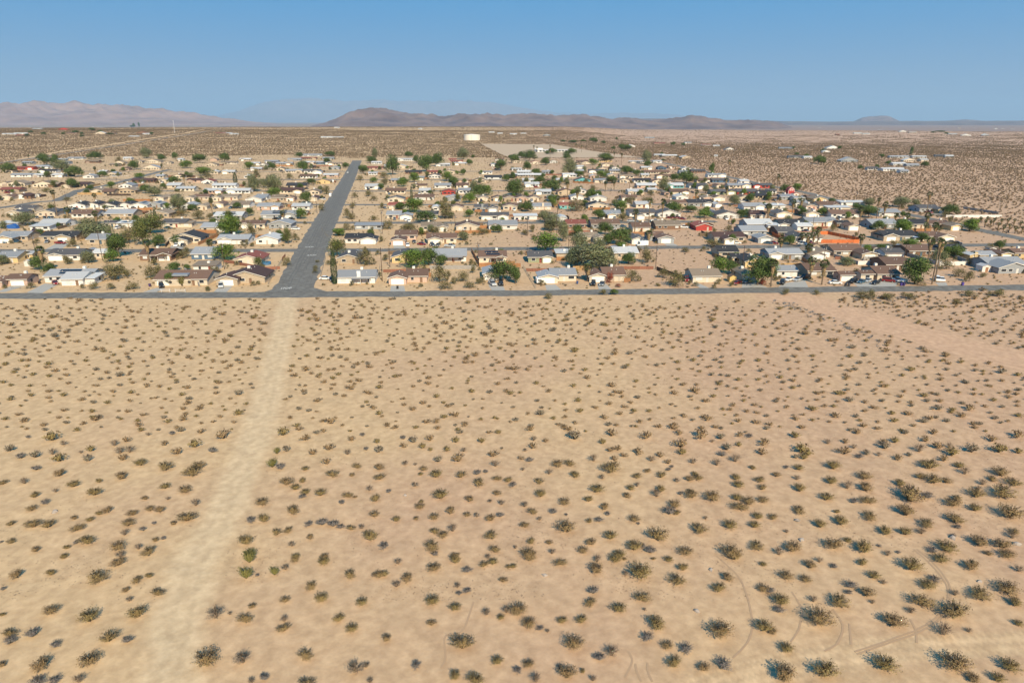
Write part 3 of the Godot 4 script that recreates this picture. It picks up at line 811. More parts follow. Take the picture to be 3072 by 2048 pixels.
func scatter(called: String, mesh: Mesh, at: Array, label: String):
	var mm := MultiMesh.new()
	mm.transform_format = MultiMesh.TRANSFORM_3D
	mm.mesh = mesh
	mm.instance_count = at.size()
	for k in at.size(): mm.set_instance_transform(k, at[k])
	var o := MultiMeshInstance3D.new()
	o.name = numbered(called); o.multimesh = mm; o.material_override = tinted(1, 1, 1, 0.2)
	o.set_meta("kind", "stuff"); o.set_meta("label", label)
	add_child(o)

var town_edge := PackedVector2Array()
func open_desert():
	var town := way([Vector2(-900, 885), Vector2(-700, 620), Vector2(-150, 520), Vector2(90, 484), Vector2(300, 470), Vector2(700, 468), Vector2(880, 462), Vector2(1060, 476), Vector2(1200, 470), Vector2(1500, 474), Vector2(1930, 474), Vector2(2300, 553), Vector2(2900, 680), Vector2(3500, 800), Vector2(3700, 860)])
	var spots := [[], [], []]
	var lots := [[], []]
	var kept := []
	for s in streets: kept.append([s[0], s[1] / 2 + 1.0, Rect2(s[0][0], Vector2.ZERO)])
	for e in kept:
		for p: Vector2 in e[0]: e[2] = e[2].expand(p)
		e[2] = e[2].grow(e[1] + 2.0)
	var cell := 3.9
	for j in range(60, 665):
		for i in range(-560, 560):
			if absf(i) > j * 0.79 + 4: continue
			var x := (i + rng.randf()) * cell
			var z := -(j + rng.randf()) * cell
			if z > -243.0: continue
			var p := Vector2(x, z)
			var inside := Geometry2D.is_point_in_polygon(p, town) if -z < 1300.0 else false
			var roll := rng.randf()
			if inside and roll > 0.42 + 0.4 * land_noise.get_noise_2d(x * 6.0, z * 6.0): continue
			if not inside and roll > (0.72 - (0.55 * ramp(1700.0, 2300.0, -z) * ramp(0.05, 0.2, atan2(x, -z)))) + 0.7 * land_noise.get_noise_2d(x * 3.0, z * 3.0): continue
			var free := true
			for e in kept:
				if e[2].has_point(p) and near_line(p, e[0]) < e[1]: free = false; break
			if free:
				for c in cleared:
					if Geometry2D.is_point_in_polygon(p, c): free = false; break
			if free and inside:
				for h: Rect2 in house_spots:
					if h.has_point(p): free = false; break
			if not free: continue
			var w := rng.randf_range(1.3, 3.2) if not inside else rng.randf_range(0.6, 2.2)
			if z < -1200.0: w *= 1.15
			var t := Transform3D(Basis(Vector3.UP, roll * 99.0).scaled(Vector3(w, w * rng.randf_range(0.7, 1.0), w)), Vector3(x, height(x, z) - 0.04, z))
			if inside: lots[0 if roll < 0.2 else 1].append(t)
			else: spots[int(roll * 997.0) % 3].append(t)
	# farther out, clumps
	for j in range(0, 330):
		var d := 2590.0 + j * 9.0
		for i in range(0, int(d * 1.4 / 9.0)):
			var az := -0.7 + 1.4 * (i + rng.randf()) / (d * 1.4 / 9.0)
			if rng.randf() > (0.7 if az < 0.1 else 0.3): continue
			var dd := d + rng.randf() * 9.0
			var x := sin(az) * dd
			var z := -cos(az) * dd
			var w := rng.randf_range(2.4, 5.0)
			spots[i % 3].append(Transform3D(Basis(Vector3.UP, az * 99.0).scaled(Vector3(w, w * 0.45, w)), Vector3(x, height(x, z) - 0.1, z)))
	for k in 3: scatter("desert_scrub", shapes["far%d" % k], spots[k], "dark dots of scrub covering the open desert round the town")
	var yards := []
	for h: Rect2 in house_spots:
		for k in 6:
			var p := h.position + h.size * Vector2(rng.randf_range(-0.25, 1.25), rng.randf_range(-0.6, -0.05) if rng.randf() < 0.6 else rng.randf_range(1.0, 1.5))
			var free := true
			for e in kept:
				if e[2].has_point(p) and near_line(p, e[0]) < e[1] + 0.5: free = false; break
			for g: Rect2 in house_spots:
				if g.has_point(p): free = false; break
			for c in cleared:
				if Geometry2D.is_point_in_polygon(p, c): free = false; break
			if free:
				var w := rng.randf_range(0.9, 2.6)
				yards.append(Transform3D(Basis(Vector3.UP, rng.randf() * TAU).scaled(Vector3(w, w * rng.randf_range(0.7, 1.3), w)), Vector3(p.x, 0, p.y)))
	scatter("yard_bushes", shapes["scrub1"], yards, "small bushes growing between the houses and along the yards")
	for k in 2: scatter("lot_scrub", shapes["plain%d" % (k * 2)], lots[k], "low scrub and weeds in the yards and empty lots of the town")

# ------------------------------------------------------------------ houses
const ROOFS := {"g": [Color(0.34, 0.345, 0.36), "grey"], "w": [Color(0.6, 0.6, 0.6), "white"], "b": [Color(0.17, 0.098, 0.066), "brown"], "d": [Color(0.035, 0.034, 0.038), "black"], "k": [Color(0.105, 0.10, 0.105), "dark grey"], "t": [Color(0.28, 0.215, 0.155), "tan"], "r": [Color(0.28, 0.085, 0.06), "red"], "m": [Color(0.085, 0.042, 0.034), "dark brown"]}
const WALLS := {"W": [Color(0.74, 0.73, 0.70), "white"], "T": [Color(0.47, 0.38, 0.28), "tan"], "P": [Color(0.56, 0.40, 0.32), "pink"], "Y": [Color(0.64, 0.48, 0.25), "yellow"], "G": [Color(0.34, 0.36, 0.38), "grey"], "B": [Color(0.085, 0.145, 0.22), "blue"], "R": [Color(0.42, 0.06, 0.05), "red"], "C": [Color(0.66, 0.57, 0.45), "cream"], "N": [Color(0.22, 0.13, 0.085), "brown"], "Q": [Color(0.14, 0.44, 0.46), "turquoise"], "V": [Color(0.33, 0.35, 0.22), "sage green"]}
# shape (L eaves to the street, F gable to the street, H flat), left and right end of the front, its foot, roof, walls, and what it carries: o garage, a cooler, c chimney, s solar panels, p porch
const HOUSES := "0,680 L-4,7,54bP+F-4,2,56bP L7,25,54bPo L42,83,51gWs+L57,76,54wW+H77,87,53wW L143,190,54bCoy F209,243,52mTw+F199,218,54mT L-3,16,33gY+L19,30,30gY L45,73,31kWa L86,100,29wC L129,157,31bNp L176,197,30gB F216,240,35rC H178,198,41tW L0,25,13gT+F-3,11,15gT L38,70,13dT+F50,65,14dT L80,97,16gTa F156,184,15dC+F157,172,17dC L200,228,16gWa " + "768,680 F0,20,16wW L82,105,15dW+F96,110,16dW L128,147,12bP+F124,137,17bP L157,184,15bC+F158,171,16bC F75,95,34kT F125,150,33kY L162,193,32gWap L205,230,33bCsap L75,109,52gWcap L138,157,51bPa+F122,138,53bP F209,223,49gC " + "1536,680 L15,37,33kV H41,56,29wT L94,116,29wTa L36,59,50gCa+F25,42,52gC L84,104,50bCa+F71,87,51bC L166,192,51tCa F211,224,50tCo F214,232,37dY+L202,216,33dY L190,208,28dT L63,78,13tC+F76,86,15tC F110,122,16kWo L126,140,13bG+F134,149,15bG L186,214,14mT+F195,205,16mTo L211,234,8gG+F226,240,15gGo " + "2304,680 L8,27,46gW L36,62,46bT+L66,79,50bPo L85,97,49bC L100,121,49bCa L108,130,40bN L202,238,40gG+F211,240,43gK L60,88,27bT+F86,101,30bT L1,32,30gGa F39,53,31tW+F47,57,28tW L107,125,29kWa L129,152,27bN F185,194,31wYc+L194,209,31gY L226,242,29bY+F214,224,30bY L163,182,26dG L106,138,13dT L142,160,13bC+F156,172,14bC F24,40,14kW+L32,50,14tW L9,24,9kN " + "0,440 L66,89,65bWa L97,122,65gTa F135,155,65tT L197,222,67wGs F34,50,64kC+H50,60,62kB F7,20,64kC+L14,31,60kC H28,45,77wW+L37,60,74wW L95,106,74kC H107,122,74wWs L149,170,74kC+H166,176,74tC L185,207,78gC L221,243,75bC H0,16,74wW F63,78,57dW F79,90,56dW F92,106,57dW F109,120,56dW F119,135,57gWs F135,147,56gGs F150,158,57tW F166,178,57gW F180,190,58tC F195,205,56bC L212,229,56tW F226,240,51gW F142,150,50tC+L150,161,49tC F168,178,50tC+L178,192,49bC F195,203,50tC+L203,218,49tC F84,94,43tCa+L94,104,44bT F109,124,43tT L162,178,41wC L187,203,43wP L208,229,43wW F0,11,49bC F14,24,48mW+L22,28,48mN L0,17,42rT F7,22,36tC+F0,8,36tC F30,50,37tC+L44,53,37tN F56,64,38tC L70,80,37mT F109,121,38gW L121,141,33mN F146,155,33gC L153,165,38wC L172,184,33mP F185,196,34rW L195,216,38wW F76,86,29gW F97,108,27gC L10,28,28gW L30,41,28wW L47,57,28wW L90,97,25wT L143,150,29gC F158,168,29bC L14,30,21rR L35,51,24dW L32,44,20gW F110,118,22bP F131,146,21gC L204,215,25wC F193,200,25wC L230,240,22wT F2,11,24bC L20,29,16gG L47,63,16gG L78,90,15tN F105,114,16tC L113,120,12wW F122,130,15tC F133,147,15tC F151,157,16tC F189,199,18tC F193,199,13tP L207,217,16tC L220,230,13wT L230,238,17wT L34,45,13wG H52,60,13wG L62,76,12gW L163,168,13wW F224,230,29wW L100,108,18tT " + "768,440 H91,116,76gG F12,32,75gG L152,170,77tC+F167,176,78tC F184,205,77bCa L214,240,76gW L120,133,66gC+F132,143,67gW L149,167,66kV L5,37,66gGs L207,232,67kWo L122,142,57rC F162,168,59wW F179,190,59bC L201,213,59kGc+F213,222,60kG F227,240,58bC L1,21,58gP L33,49,58wW F121,136,51kC L146,163,49bW F174,188,50gG F204,213,50tC L197,205,49tC F218,227,50bT F228,238,50bT F48,56,50mC L14,26,50tT+F27,35,50bP L0,10,49gW L119,137,43bC L150,160,43wW F171,183,44rR L186,197,43gW L22,42,43mC F47,58,44tC L28,46,38dT F55,68,34tY L100,115,39wW F143,150,38bC+L149,157,38bC L164,179,38gW L184,195,38bC L124,136,33gT L142,154,31gV L183,195,33tP F200,211,33tC L40,55,29bW+F53,60,25gW L62,75,28wP H103,111,26wW F158,170,29kW L137,152,25dN L157,169,25rP F171,184,25tC L210,226,30dW H206,217,25gWs L228,240,29kN F17,26,22tC L27,42,24gC L44,58,24kW F67,76,21gG L49,54,20dN L102,116,21rP F127,139,20wC L118,124,19wW L165,178,18wG F218,224,21tP F3,10,18tW L18,33,17gT L42,53,16wP L55,68,16gB L106,115,16wW L128,145,13wW L177,184,13rP L179,190,15rP L182,194,17wT L216,224,18gW L220,228,13bW L29,41,13gG L42,60,9gW L61,71,12gG L41,55,12rT L8,20,15gG L66,78,17tC " + "1536,440 L111,127,78bCa L132,155,76tN F169,184,77rR L50,68,75rN L73,99,75bG L216,240,75wG H2,23,67wW F42,50,69wW L83,100,65gT+F88,96,66gT L108,132,64kW+F115,122,67kW F134,155,65kW F188,209,66kW L219,233,66mC L18,36,58gCc L0,10,57bT L44,58,57rQ F70,88,57dC F98,108,56tC L114,128,56wC L143,162,55bT L162,185,55dG F187,193,56wW L213,232,58gW F4,15,50bP F15,25,50bC F33,43,50gW F54,66,49gW F72,87,50gW L101,115,50bC F151,162,49wW F176,185,50tP F185,196,50bCo F207,222,50bC L222,235,48dT L22,36,44wG F42,57,44bT F59,68,43gW L107,121,44wC L125,133,42wT F140,145,45tP L146,163,44bC L183,206,44kV L207,226,44kR L228,238,45dW F38,45,40tW L12,25,37wW L115,133,38wP L142,158,38wQ L163,180,38kW+F171,178,39kW F188,193,38bC L199,220,38gC L222,240,38kR L10,20,33wW L30,36,33bT L41,50,33wP F58,72,33kQ L76,88,33gC F99,108,33tC L112,128,33dW F129,140,34bC L170,182,33bC L184,200,33kB L210,218,34wW L2,30,28wT L47,62,28wW F72,78,29wP F88,95,28gC L99,112,29tC L119,126,28wC L133,152,29bC L180,197,28gW H0,9,22wW L5,18,25wG L28,36,25gG L56,66,24gC L71,85,24kW L90,100,24gC L122,145,25bC L154,162,25gG L165,178,24kN F111,117,24tW L58,66,20wW F79,88,22tC F92,98,21tW L119,129,21wT F134,142,21kB L144,152,20tP F156,165,22gW F83,90,18tC F0,8,15tC F17,26,16rC F35,42,15tW L60,70,15bT F64,72,16bC L80,92,14tY H108,122,15wC L131,141,9wC L130,138,15wW " + "2304,440 L63,75,74dN+F74,84,77bC L36,64,73gCa L27,41,77wW L11,30,75dC H0,11,76wW L95,120,75gGa L126,150,75dC L148,168,75bN+F168,179,77tY L58,85,65bWa L29,40,63tN+F35,47,65tC F8,22,65kCo L102,122,64gW L47,66,57bC F35,45,58tP H55,76,59wC H67,90,54wW H0,16,57wW L25,37,55gW F42,54,51tY L12,25,49gG+L24,33,50gW L0,8,49bN L36,44,49bN L0,8,43kW L139,158,60kG+F156,165,61kY"
func words_of(roof: String, wall: String) -> String:
	return "%s house with %s roof" % [WALLS[wall][1], ROOFS[roof][1]]
func roof_paint(k: String) -> StandardMaterial3D:
	var c: Color = ROOFS[k][0]
	var j := 1.0 + rng.randi_range(-2, 2) * 0.07
	return paint(c.r * j, c.g * j, c.b * j, 0.85 if k != "w" and k != "g" else 0.6, 0.0, "shingle")
func wall_paint(k: String) -> StandardMaterial3D:
	var c: Color = WALLS[k][0]
	var j := 0.94 + rng.randi_range(-2, 1) * 0.06
	return paint(c.r * j, c.g * j, c.b * j, 0.95, 0.0, "stucco")
func build_town():
	var ox := 0.0
	var oy := 0.0
	for word in HOUSES.split(" ", false):
		if word[0].is_valid_int():
			ox = word.get_slice(",", 0).to_float(); oy = word.get_slice(",", 1).to_float()
			continue
		house(ox, oy, word)
func block_spec(s: String) -> Dictionary:
	var f := s.substr(1).split(",")
	var k := 0
	while k < f[2].length() and (f[2][k].is_valid_int()): k += 1
	return {"kind": s[0], "x0": f[0].to_float(), "x1": f[1].to_float(), "y": f[2].substr(0, k).to_float(), "roof": f[2][k], "wall": f[2][k + 1] if f[2][k + 1] != "K" else "G", "extra": f[2].substr(k + 2)}
func house(ox: float, oy: float, word: String):
	var blocks := []
	for s in word.split("+"): blocks.append(block_spec(s))
	var first: Dictionary = blocks[0]
	var left := on_tile(ox, oy, first.x0, first.y)
	var right := on_tile(ox, oy, first.x1, first.y)
	var mid := (left + right) / 2
	var yaw := STREET_YAW + rng.randf_range(-0.02, 0.02)
	var o := thing("house", "", "house", mid, yaw, "houses of the desert town")
	await_label("house", words_of(first.roof, first.wall), o)
	var far := -mid.z
	if blocks.size() == 1 and first.kind == "L" and far > 285.0 and left.distance_to(right) > 9.5 and rng.randf() < 0.6:
		# a gabled garage or bedroom wing stands forward at one end
		var part: float = (first.x1 - first.x0) * rng.randf_range(0.36, 0.46)
		var wing := first.duplicate()
		wing.kind = "F"; wing.extra = ""; wing.y = first.y + 60.0 / far
		if rng.randf() < 0.5: wing.x1 = first.x0 + part
		else: wing.x0 = first.x1 - part
		blocks.append(wing)
	for k in blocks.size():
		var b: Dictionary = blocks[k]
		var l := on_tile(ox, oy, b.x0, b.y)
		var r := on_tile(ox, oy, b.x1, b.y)
		var m := o.transform.affine_inverse() * ((l + r) / 2)
		house_block(o, b, m, l.distance_to(r), far, k, blocks.size() > 1)
func house_block(o: Node3D, b: Dictionary, at: Vector3, wide: float, far: float, which: int, joined: bool):
	var near := far < 560.0
	var tall := 2.6 + (0.001 * which)
	var pitch := 0.29 + rng.randf_range(-0.03, 0.04)
	var deep := 11.5 + rng.randf_range(-1.0, 2.0)
	if b.kind == "F": deep = 9.0 if which > 0 else 12.0
	if b.kind == "H": deep = 7.0
	if wide < 3.6: deep = 4.0; tall = 2.3
	if b.kind == "L" and deep > wide * 1.4: deep = wide
	# houses far off are seen one behind another: keep them shallow enough to leave their yards free
	if far > 700.0: deep = minf(deep, 10.0)
	var z0 := at.z
	var z1 := at.z - deep
	var x0 := at.x - wide / 2
	var x1 := at.x + wide / 2
	var eave := 0.55
	var wm := wall_paint(b.wall)
	var rm := roof_paint(b.roof)
	var trim := paint(0.62, 0.58, 0.52) if b.wall != "W" or rng.randf() < 0.5 else paint(0.25, 0.2, 0.17)
	if which == 0:
		var c := o.transform * Vector3(at.x, 0, at.z - deep / 2)
		house_far.append([c, wide, deep, far])
		house_spots.append(Rect2(c.x - wide / 2 - 1.5, c.z - deep / 2 - 1.5, wide + 3, deep + 3))
	var ws := Shape.new()
	var rs := Shape.new()
	var fs := Shape.new()
	var rise := 0.0
	var th := 0.16
	if b.kind == "H":
		ws.box(Vector3(x0, -0.2, z1), Vector3(x1, tall - 0.05, z0))
		rs.quad(Vector3(x0 - eave, tall, z0 + eave), Vector3(x1 + eave, tall, z0 + eave), Vector3(x1 + eave, tall + 0.55, z1 - eave), Vector3(x0 - eave, tall + 0.55, z1 - eave))
		rs.box(Vector3(x0 - eave, tall - 0.2, z0 + eave - 0.06), Vector3(x1 + eave, tall - 0.002, z0 + eave))
		rs.quad(Vector3(x0 - eave, tall - 0.2, z0 + eave - 0.06), Vector3(x0 - eave, tall, z0 + eave - 0.06), Vector3(x0 - eave, tall + 0.55, z1 - eave), Vector3(x0 - eave, tall + 0.35, z1 - eave))
		rs.quad(Vector3(x1 + eave, tall, z0 + eave - 0.06), Vector3(x1 + eave, tall - 0.2, z0 + eave - 0.06), Vector3(x1 + eave, tall + 0.35, z1 - eave), Vector3(x1 + eave, tall + 0.55, z1 - eave))
	else:
		var half := (deep if b.kind == "L" else wide) / 2
		rise = half * pitch
		# gable outline, its middle at zero
		var wall_line := [Vector2(-half, -0.2), Vector2(half, -0.2), Vector2(half, tall - 0.03), Vector2(0, tall + rise - 0.03), Vector2(-half, tall - 0.03)]
		var e := half + eave
		var drop := tall - eave * pitch
		var lap := 0.45
		var run := (wide if b.kind == "L" else deep)
		var roof_l := [Vector2(-e, drop), Vector2(0, tall + rise), Vector2(0, tall + rise + th), Vector2(-e, drop + th)]
		var roof_r := [Vector2(0, tall + rise), Vector2(e, drop), Vector2(e, drop + th), Vector2(0, tall + rise + th)]
		ws.prism(wall_line, run / 2, -run / 2)
		rs.prism(roof_l, run / 2 + lap, -run / 2 - lap); rs.prism(roof_r, run / 2 + lap, -run / 2 - lap)
		# barge boards along the front gable, or the fascia under the eaves
		if near:
			if b.kind == "F":
				for sgn: float in [-1.0, 1.0]:
					var p := [Vector2(0, tall + rise - 0.1), Vector2(sgn * (e + 0.01), drop - 0.1), Vector2(sgn * (e + 0.01), drop + th - 0.02), Vector2(0, tall + rise + th - 0.02)]
					if sgn < 0: p.reverse()
					fs.prism(p, run / 2 + lap + 0.05, run / 2 + lap + 0.005)
			else:
				fs.box(Vector3(e + 0.003, drop - 0.08, -run / 2 - lap), Vector3(e + 0.05, drop + th - 0.02, run / 2 + lap))
		for s: Shape in [ws, rs, fs]:
			for k in s.v.size():
				var p := s.v[k]
				var q := s.n[k]
				if b.kind == "L":   # turn the gables to the sides
					p = Vector3(-p.z, p.y, p.x); q = Vector3(-q.z, q.y, q.x)
				s.v[k] = p + Vector3(at.x, 0, at.z - deep / 2); s.n[k] = q
	obj("wall", ws.done(), wm, o)
	var roof := obj("roof", rs.done(), rm, o)
	if fs.v.size() > 0: obj("fascia", fs.done(), trim, o)
	# ---- openings on the front
	var glass := paint(0.03, 0.035, 0.042, 0.25)
	var frame := paint(0.55, 0.54, 0.52)
	var door_paint: Material = [paint(0.5, 0.48, 0.45), paint(0.2, 0.05, 0.035), paint(0.18, 0.11, 0.07), paint(0.05, 0.09, 0.12), paint(0.4, 0.36, 0.3)][rng.randi() % 5]
	var x := x0 + 0.7
	var garage: bool = b.extra.contains("o") or (which > 0 and b.kind == "F" and wide > 4.4 and wide < 9.5) or (which == 0 and b.kind == "F" and wide > 4.6 and wide < 8.0 and rng.randf() < 0.4)
	if garage:
		var gw := minf(4.9, wide - 1.0)
		var gx := at.x - gw / 2 if wide < 9.0 else (x1 - gw - 0.8 if rng.randf() < 0.5 else x0 + 0.8)
		var d := bx("garage_door", o, paint(0.72, 0.70, 0.66) if rng.randf() < 0.75 or near else paint(0.3, 0.24, 0.2), Vector3(gx, 0.0, z0 + 0.005), Vector3(gx + gw, 2.15, z0 + 0.05))
		if near and far < 300.0:
			for k in 3: bx("panel_line", o, paint(0.4, 0.38, 0.36), Vector3(gx, 0.5 + k * 0.54, z0 + 0.051), Vector3(gx + gw, 0.53 + k * 0.54, z0 + 0.056))
		x = gx + gw + 0.9 if gx - x0 < wide / 2 else x
		x1 = x1 if gx - x0 < wide / 2 else gx - 0.5
	var doors := 0
	var slots := maxi(1, int((x1 - x) / 3.0))
	if garage and x1 - x < 2.0: slots = 0
	for k in slots:
		var cx := lerpf(x, x1 - 0.5, (k + 0.5) / slots)
		var roll := rng.randf()
		if doors == 0 and k >= slots / 2 and near and slots > 1:
			doors = 1
			var d := bx("door", o, door_paint, Vector3(cx - 0.5, 0.0, z0 + 0.005), Vector3(cx + 0.5, 2.05, z0 + 0.05))
			continue
		if roll < 0.18: continue
		var ww := 0.6 if roll < 0.35 else 0.95 if roll < 0.75 else 1.3
		if cx - ww < x0 + 0.2 or cx + ww > at.x + wide / 2 - 0.2: ww = minf(ww, 0.5)
		if near:
			var w := bx("window", o, frame, Vector3(cx - ww, 0.85, z0 + 0.004), Vector3(cx + ww, 2.1, z0 + 0.07))
			var p := obj("pane", boxes["unit"], glass if rng.randf() < 0.72 else paint(0.5, 0.52, 0.52, 0.4), w)
			p.scale = Vector3(0.86, 0.84, 0.9); p.position = Vector3(0, 0, 0.08)
		else:
			bx("window", o, glass, Vector3(cx - ww, 0.85, z0 + 0.004), Vector3(cx + ww, 2.1, z0 + 0.05))
	# one window in each side wall
	if near:
		for sgn: float in [-1.0, 1.0]:
			if rng.randf() < 0.6:
				var sx := at.x + sgn * (wide / 2 + 0.03)
				var sz := lerpf(z0, z1, rng.randf_range(0.3, 0.7))
				bx("side_window", o, glass, Vector3(sx - 0.03, 0.9, sz - 0.6), Vector3(sx + 0.03, 2.0, sz + 0.6))
	# ---- what stands on the roof
	var ridge_y := tall + rise + th
	var ridge_z := at.z - deep / 2
	if (b.extra.contains("a") or (rng.randf() < 0.5 and which == 0)) and far < 900.0 and wide > 5.0:
		var ax := at.x + rng.randf_range(-0.3, 0.3) * wide
		var az := ridge_z + (-0.4 if b.kind != "F" else rng.randf_range(-2, 2))
		if b.kind == "F": ax = at.x + rng.randf_range(-0.4, 0.4)
		bx("evaporative_cooler", o, paint(0.62, 0.60, 0.56), Vector3(ax - 0.5, ridge_y - 0.3, az - 0.5), Vector3(ax + 0.5, ridge_y + 0.85, az + 0.5))
	if b.extra.contains("c"):
		var cx := at.x + wide * 0.08
		bx("chimney", o, wm, Vector3(cx - 0.7, 0, z0 - 0.3), Vector3(cx + 0.7, ridge_y + 0.5, z0 + 0.35))
	if near:
		for k in 2:
			var px := at.x + rng.randf_range(-0.35, 0.35) * wide
			var pz := ridge_z + (deep * 0.22 if b.kind != "F" else rng.randf_range(-3, 3))
			var py := tall + (rise - deep * 0.22 * pitch if b.kind == "L" else rise - absf(px - at.x) * pitch)
			if b.kind != "H": bx("vent_pipe", o, paint(0.45, 0.44, 0.43), Vector3(px - 0.08, py, pz - 0.08), Vector3(px + 0.08, py + 0.6, pz + 0.08))
	if b.extra.contains("s"):
		var n := int(minf(wide * 0.5, 9.0))
		for k in n:
			for row in 2:
				if b.kind == "F" and row == 1: continue
				var p := bx("solar_panel", o, paint(0.008, 0.009, 0.014, 0.3), Vector3(-0.48, -0.02, -0.75), Vector3(0.48, 0.02, 0.75))
				var sx := at.x - n * 0.5 + k * 1.02 + row * 0.6
				var along := deep * (0.14 + 0.18 * row)
				if b.kind == "H":
					p.position = Vector3(sx, tall + 0.55 * (along / deep) + 0.2, at.z - along - 0.8); p.rotation.x = 0.07
				elif b.kind == "L":
					p.position = Vector3(sx, ridge_y - along * pitch + 0.1, ridge_z + along); p.rotation.x = atan(pitch)
				else:
					p.position = Vector3(at.x + 2.0, ridge_y - 2.0 * pitch + 0.1, ridge_z - n * 0.5 + k * 1.05); p.rotation = Vector3(0, PI / 2, 0); p.rotate_z(-atan(pitch))
	if b.extra.contains("p"):
		bx("porch_roof", o, rm, Vector3(at.x - wide * 0.1, 2.3, z0 + 0.1), Vector3(at.x + wide * 0.4, 2.42, z0 + 2.6))
		for k in 3: bx("porch_post", o, trim, Vector3(at.x - wide * 0.1 + k * wide * 0.24, 0, z0 + 2.3), Vector3(at.x - wide * 0.1 + k * wide * 0.24 + 0.14, 2.3, z0 + 2.44))
	if b.extra.contains("y"):   # the walled court with round-arched openings and a sunken pale roof
		var court := paint(0.5, 0.43, 0.33, 0.9, 0.0, "stucco")
		bx("courtyard_wall", o, court, Vector3(at.x - wide * 0.22, 0, z0 + 0.3), Vector3(at.x + wide * 0.2, 2.6, z0 + 0.6))
		bx("court_roof", o, paint(0.2, 0.22, 0.25, 0.5), Vector3(at.x - wide * 0.18, ridge_y - 1.25, z0 - 3.2), Vector3(at.x + wide * 0.13, ridge_y - 0.55, z0 - 0.6))
		for k in 3:
			var cyl := CylinderMesh.new(); cyl.top_radius = 0.6; cyl.bottom_radius = 0.6; cyl.height = 0.06
			var a := obj("arched_opening", cyl, paint(0.04, 0.035, 0.03), o)
			a.position = Vector3(at.x + wide * [-0.19, 0.0, 0.17][k], 1.5, z0 + 0.61); a.rotation.x = PI / 2

